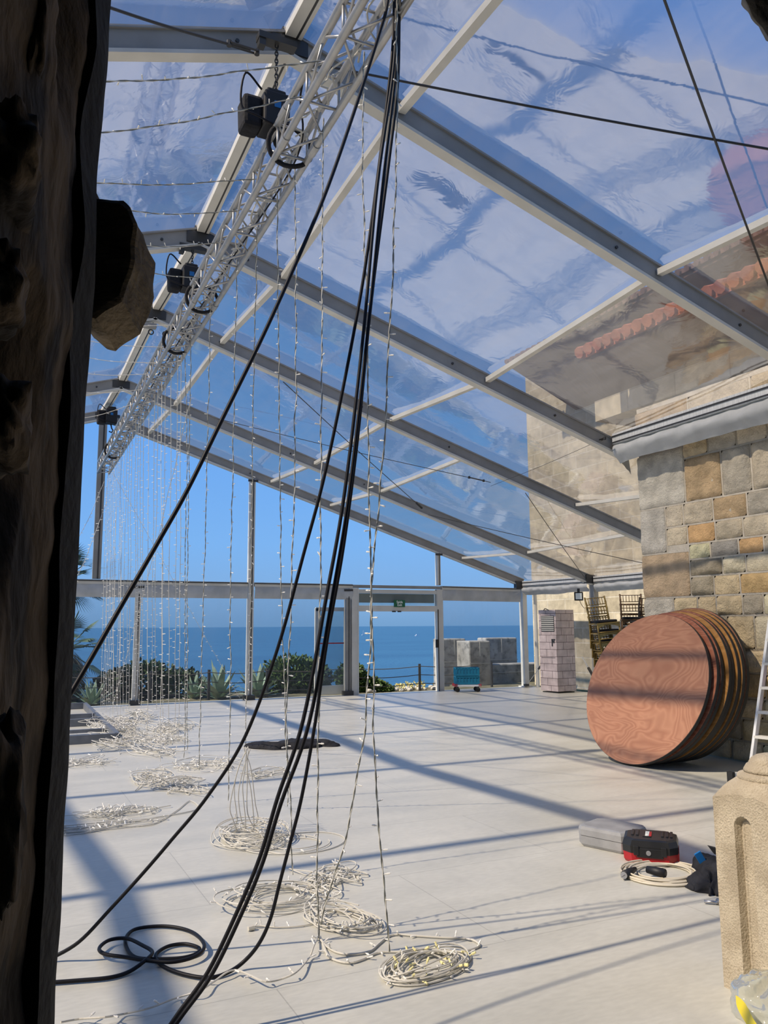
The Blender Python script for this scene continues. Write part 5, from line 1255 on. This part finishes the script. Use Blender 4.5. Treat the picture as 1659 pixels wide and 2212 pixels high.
def palm(X, Y, hz, s, lab, skirt=True):
    t = thing('palm_tree', lab, 'palm', 'palms outside at the left'); t.location = (X, Y, -.1)
    MB().tube([(0, 0, 0), (.05, 0, hz*.5), (0, 0, hz)], [.22, .17, .15], 10).build('trunk', 'palmdead', t)
    for k in range(34):
        a = RB.uniform(0, 2*PI); el = math.radians(RB.uniform(-35, 75)); L_ = s*RB.uniform(.8, 1.1)
        d = Vector((math.cos(a)*math.cos(el), math.sin(a)*math.cos(el), math.sin(el))); P0_ = Vector((0, 0, hz)); tip = P0_+d*L_*.55
        mb = MB(); mb.tube([P0_, tip], .012, 4); sd_ = Vector((-math.sin(a), math.cos(a), 0)); nb = d.cross(sd_)
        for j in range(-9, 10):
            b_ = math.radians(j*9); dd = d*math.cos(b_)+sd_*math.sin(b_); Lf = L_*.5*(1-.02*abs(j)); en = tip+dd*Lf+Vector((0, 0, -.12*Lf)); w0 = sd_.cross(dd).normalized()*.0+dd.cross(nb).normalized()*.018
            mb.add([tip-w0*.4, tip+dd*Lf*.5-w0+nb*.01, en, tip+dd*Lf*.5+w0], [(0, 1, 2, 3)])
        mb.build('frond', 'palm', t)
    if skirt:
        mb = MB()
        for k in range(900):
            a = RB.uniform(0, 2*PI); z = hz*RB.uniform(.1, 1); r_ = .2; p = Vector((math.cos(a)*r_, math.sin(a)*r_, z)); L_ = RB.uniform(.4, .8)*s*.8
            d = Vector((math.cos(a)*.65, math.sin(a)*.65, -.75)); s2 = Vector((-math.sin(a), math.cos(a), 0))*.02; mb.add([p, p+d*L_*.5+s2, p+d*L_, p+d*L_*.5-s2], [(0, 1, 2, 3)])
        mb.build('dead_frond_skirt', 'palmdead', t)
palm(1.52, 20.3, 1.2, 1.15, 'low palm with a shaggy skirt beside the dark rock edge')
palm(1.5, 22.4, 2.9, 1.25, 'taller palm whose fronds show above the cross beam at far left', False)
# rope fence
def fpost(X, Y, lab): return tag(MB().tube([(X, Y, -.15), (X, Y, .60)], .035, 10).build('fence_post', 'darksteel'), lab, 'post', 'posts of the rope fence')
PX = [(1.2, 19.2), (3.3, 19.15), (4.63, 19.1), (6.05, 19.1), (8.1, 19.05), (10.21, 19.0), (12.6, 19.2)]
plab = ['dark fence post at the far left', 'dark fence post in front of the rounded bush', 'dark fence post beside the agaves', 'dark fence post between agave and green bush', 'dark fence post in front of the bush at the doorway', 'dark fence post standing free in the middle of the doorway view', 'dark fence post near the stone parapet']
for (X, Y), l in zip(PX, plab): fpost(X, Y, l)
for j, z in enumerate((.54, .32, .10)):
    pts = []
    for (a, b) in zip(PX[:-1], PX[1:]):
        for k in range(6): u = k/6.; pts.append(Vector((a[0]+(b[0]-a[0])*u, a[1]+(b[1]-a[1])*u-.04, z-.05*math.sin(PI*u))))
    tag(MB().tube(pts, .010, 5).build('fence_rope', 'rope'), ['top rope of the low fence above the sea', 'middle rope of the low fence above the sea', 'bottom rope of the low fence above the sea'][j], 'rope', 'ropes of the low fence')
# low flowering ground edge
t = thing('border_stone', 'pale stones along the terrace edge beyond the doorway', 'stones'); tag(t, kind='stuff')
mb = MB()
for k in range(40):
    c = Vector((8.6+k*.06+RB.uniform(-.05, .05), 19.3+RB.uniform(-.3, .5), -.07)); r_ = RB.uniform(.04, .11)
    mb.lathe(c, [(r_*.5, -.05), (r_, 0), (r_*.8, r_*.5), (r_*.2, r_*.7)], 7)
mb.build('stones', 'rockpale', t, smooth=True)
t = thing('flowering_plants', 'low yellow and cream flowering plants at the terrace edge beyond the doorway', 'flowers'); tag(t, kind='stuff')
mb = MB()
for k in range(12): leafball(mb, (9.0+k*.15, 19.5+RB.uniform(-.2, .3), -.04), (.12, .12, .09+.05*RB.random()), 60, .05)
mb.build('flowers', 'flower', t)
# parapet
def parapet(x0, x1, y0, y1, z1, lab, cap=True, slope=False):
    t = thing('stone_parapet', lab, 'parapet', 'weathered stone parapet blocks')
    MB().box(((x0+x1)/2, (y0+y1)/2, (z1-.2)/2), (x1-x0, y1-y0, z1+.2)).build('wall', 'conc', t, bevel=.04)
    MB().box(((x0+x1)/2, y0-.006, z1*.45), (x1-x0, .015, .02)).build('joint', 'concjoint', t)
    if cap: MB().box(((x0+x1)/2, y0-.006, z1*.8), (.02, .015, z1*.35)).build('joint', 'concjoint', t)
def pX(px, Y): return onY(px, 1420, Y).x
parapet(pX(957, 20.5), pX(1007, 20.5), 20.5, 21.1, 1.22, 'weathered stone parapet block left of the dolly load')
parapet(pX(1014, 19.8), pX(1060, 19.8), 19.8, 20.6, 1.16, 'parapet block with rounded top behind the crates')
parapet(pX(1050, 21.0), pX(1118, 21.0), 21.0, 21.5, 1.22, 'dark weathered parapet wall near the corner post')
parapet(pX(1062, 20.3), pX(1175, 20.3), 20.3, 20.8, .46, 'low pale-capped parapet wall right of the crates', False)
# boats
t = thing('sailing_boat', 'tiny white sail on the sea horizon left in the doorway', 'boat'); p = onZ(785, 1372, -20)
MB().prism([p+Vector((-4, 0, 0)), p+Vector((4, 0, 0)), p+Vector((3, 0, 1.5)), p+Vector((-3, 0, 1.5))], (0, 2, 0)).build('hull', 'boat', t)
MB().prism([p+Vector((-1.5, 0, 2)), p+Vector((1.8, 0, 2)), p+Vector((0, 0, 12))], (0, .3, 0)).build('sail', 'boat', t)
t = thing('motor_boat', 'small white motor boat on the sea, right in the doorway', 'boat'); p = onZ(901, 1374, -20)
MB().prism([p+Vector((-4, 0, 0)), p+Vector((4, 0, 0)), p+Vector((5, 0, 1.6)), p+Vector((-4, 0, 1.6))], (0, 2, 0)).build('hull', 'boat', t)
MB().prism([p+Vector((-2, 0, 1.6)), p+Vector((1.5, 0, 1.6)), p+Vector((.8, 0, 4)), p+Vector((-1.6, 0, 4))], (0, 1.6, 0)).build('cabin', 'boat', t)

# ================================================================== DARK ROOM AROUND THE VIEWER
YA, YB_ = 1.40, 1.62      # front wall thickness
def az(px): d = ray(px, 1106); return d.x/d.y
# smooth outer strip of the jamb: left edge of the opening, upright
def jamb():
    # outline of visible edge by height: pixel x at several rows, on plane Y=1.62
    EDG = [(0, 225), (100, 215), (300, 203), (420, 190), (560, 183), (700, 180), (900, 163), (1000, 158), (1200, 148), (1350, 140), (1500, 133), (1530, 131), (1700, 122), (1900, 112), (2050, 103), (2212, 96), (2500, 90)]
    rows = [(onY(x, y, YB_).z, onY(x, y, YB_).x) for y, x in EDG]
    rows.sort()
    def ex(z):
        if z <= rows[0][0]: return rows[0][1]
        for (za, xa), (zb, xb) in zip(rows[:-1], rows[1:]):
            if za <= z <= zb: return xa+(xb-xa)*(z-za)/(zb-za)
        return rows[-1][1]
    def fs(u, v):   # strip from front edge (outer) inwards, wraps round the corner
        z = -.1+4.6*v; X = ex(z)
        if u < .5: t_ = u/.5; return (X+.003*noise.noise(Vector((z*9, 1, 1))), YB_-.24*t_, z)
        t_ = (u-.5)/.5; return (X-.012-.02*t_+.01*noise.noise(Vector((z*6, 2, 1))), YB_-.24-.05*t_, z)
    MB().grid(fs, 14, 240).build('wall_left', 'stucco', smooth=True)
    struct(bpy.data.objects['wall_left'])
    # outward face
    MB().box((-5.05, (YB_+1.2)/2+.0, 2.2), (9.96+.0, YB_-1.2-.02, 4.6)).build('wall_front', 'shadedrock'); struct(bpy.data.objects['wall_front'])
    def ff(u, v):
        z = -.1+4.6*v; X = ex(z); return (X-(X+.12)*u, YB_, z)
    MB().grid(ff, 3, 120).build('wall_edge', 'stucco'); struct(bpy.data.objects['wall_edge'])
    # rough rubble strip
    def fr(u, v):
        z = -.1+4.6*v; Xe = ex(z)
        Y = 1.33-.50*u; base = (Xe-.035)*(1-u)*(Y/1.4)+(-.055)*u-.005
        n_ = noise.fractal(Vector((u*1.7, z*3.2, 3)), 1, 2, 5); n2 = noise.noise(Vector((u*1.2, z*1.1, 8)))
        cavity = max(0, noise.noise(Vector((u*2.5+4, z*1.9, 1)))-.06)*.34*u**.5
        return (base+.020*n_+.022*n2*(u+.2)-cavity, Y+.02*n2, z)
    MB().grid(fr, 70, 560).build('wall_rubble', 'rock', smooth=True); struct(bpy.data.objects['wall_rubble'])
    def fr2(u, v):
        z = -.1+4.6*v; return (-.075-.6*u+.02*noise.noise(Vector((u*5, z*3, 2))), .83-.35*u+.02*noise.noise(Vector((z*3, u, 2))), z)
    MB().grid(fr2, 16, 120).build('wall_inner', 'shadedrock', smooth=True); struct(bpy.data.objects['wall_inner'])
jamb()
# individual loose stones projecting from the rubble
def lump(c, r, seed, mt, name, lab):
    def f_(u, v):
        a, b = 2*PI*u, PI*v; d = Vector((math.cos(a)*math.sin(b), math.sin(a)*math.sin(b), math.cos(b)))
        k = 1+.28*noise.fractal(d*1.6+Vector((seed, 0, 0)), 1, 2, 4)
        m_ = max(abs(d.x), abs(d.y), abs(d.z)); k *= (1/m_)**.45
        return (c[0]+d.x*r[0]*k, c[1]+d.y*r[1]*k, c[2]+d.z*r[2]*k)
    return tag(MB().grid(f_, 40, 24).build(name, mt, smooth=True), lab, 'stone', 'rough stones set in the dark rubble edge')
for k, (x, y, kk_, r, l) in enumerate(((75, 385, 1.0, (.04, .1, .05), 'brownish rough stone jutting from the dark rubble level with the hanging corner stone'), (55, 930, .95, (.035, .1, .05), 'dim stone in the dark rubble level with the far end of the truss'), (40, 1750, .9, (.03, .06, .10), 'upright brown stone low in the dark rubble edge'), (95, 120, 1.15, (.02, .08, .09), 'pale brown stone high in the dark rubble edge'), (40, 640, .95, (.03, .08, .04), 'reddish stone in the dark rubble below the hanging corner stone'))):
    P_ = at(x, y, kk_); lump(P_+Vector((-r[0]*.8, 0, 0)), r, k*3.3, 'rock', 'rubble_stone', l)
# hanging corner stone
kc = 1.47
OUT = [(196, 405), (206, 410), (208, 424), (262, 430), (282, 448), (294, 478), (291, 560), (262, 648), (232, 668), (205, 688), (184, 682), (150, 660), (150, 410)]
poly = [at(x, y, kc) for x, y in OUT]
back = Vector((-.10, .32, .06))
mb = MB(); n_ = len(poly)
nr = Vector((0, 0, 0))
for p in poly: nr += p
nr /= n_
ringsP = []
for s_, off in ((.0, 0), (.90, 0), (1.0, .03), (1.0, .9), (.9, 1.0), (.0, 1.0)):
    ringsP.append([nr+(p-nr)*max(s_, .01)+(Vector((fh.x, fh.y, 0))*.20+Vector((-.02, 0, 0)))*off for p in poly])
def sub(ring, m_=5):
    out = []
    for i in range(len(ring)):
        for j in range(m_): out.append(ring[i].lerp(ring[(i+1) % len(ring)], j/m_))
    return out
RS = [sub(r_) for r_ in ringsP]
RS2 = []
for a, b in zip(RS[:-1], RS[1:]):
    for j in range(5): RS2.append([p.lerp(q, j/5) for p, q in zip(a, b)])
RS2.append(RS[-1])
RS2 = [[p+Vector((noise.noise(p*22), noise.noise(p*22+Vector((5, 0, 0))), noise.noise(p*22+Vector((0, 7, 0)))))*.006 for p in r_] for r_ in RS2]
rings(mb, [[tuple(p) for p in r_] for r_ in RS2])
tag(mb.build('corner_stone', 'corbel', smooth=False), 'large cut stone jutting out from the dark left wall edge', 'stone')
# arch stone at the top right corner
poly = [at(x, y, 2.1) for x, y in ((1598, -60), (1604, 4), (1622, 38), (1645, 62), (1662, 92), (1800, 150), (1800, -60))]
mb = MB(); nr = sum(poly, Vector((0, 0, 0)))/len(poly); RS = [sub([nr+(p-nr)*s_+ray(1612, 0)*o_ for p in poly], 6) for s_, o_ in ((.01, 0), (.5, 0), (.95, 0), (1, .02), (1, .1), (1, .25), (.01, .25))]
RS = [[tuple(p+Vector((noise.noise(p*14), noise.noise(p*14+Vector((5, 0, 0))), noise.noise(p*14+Vector((0, 7, 0)))))*.012) for p in r_] for r_ in RS]
rings(mb, RS); struct(mb.build('trim_2', 'archstone', smooth=True))
# room shell behind the viewer
struct(MB().box((-1.2, -.6, 2.2), (.2, 4.0, 4.8)).build('wall_side', 'shadedrock'))
struct(MB().box((1.0, -2.4, 2.2), (6.5, .2, 4.8)).build('wall_back', 'shadedrock'))
struct(MB().box((.9, -.6, 4.55), (6.2, 4.0, .2)).build('ceiling_room', 'shadedrock'))
struct(MB().box((3.9, -.9, 2.2), (.2, 3.2, 4.8)).build('wall_room_right', 'shadedrock'))
struct(MB().box((1.4, -.6, -.06), (6, 3.9, .1)).build('floor_room', 'shadedrock'))
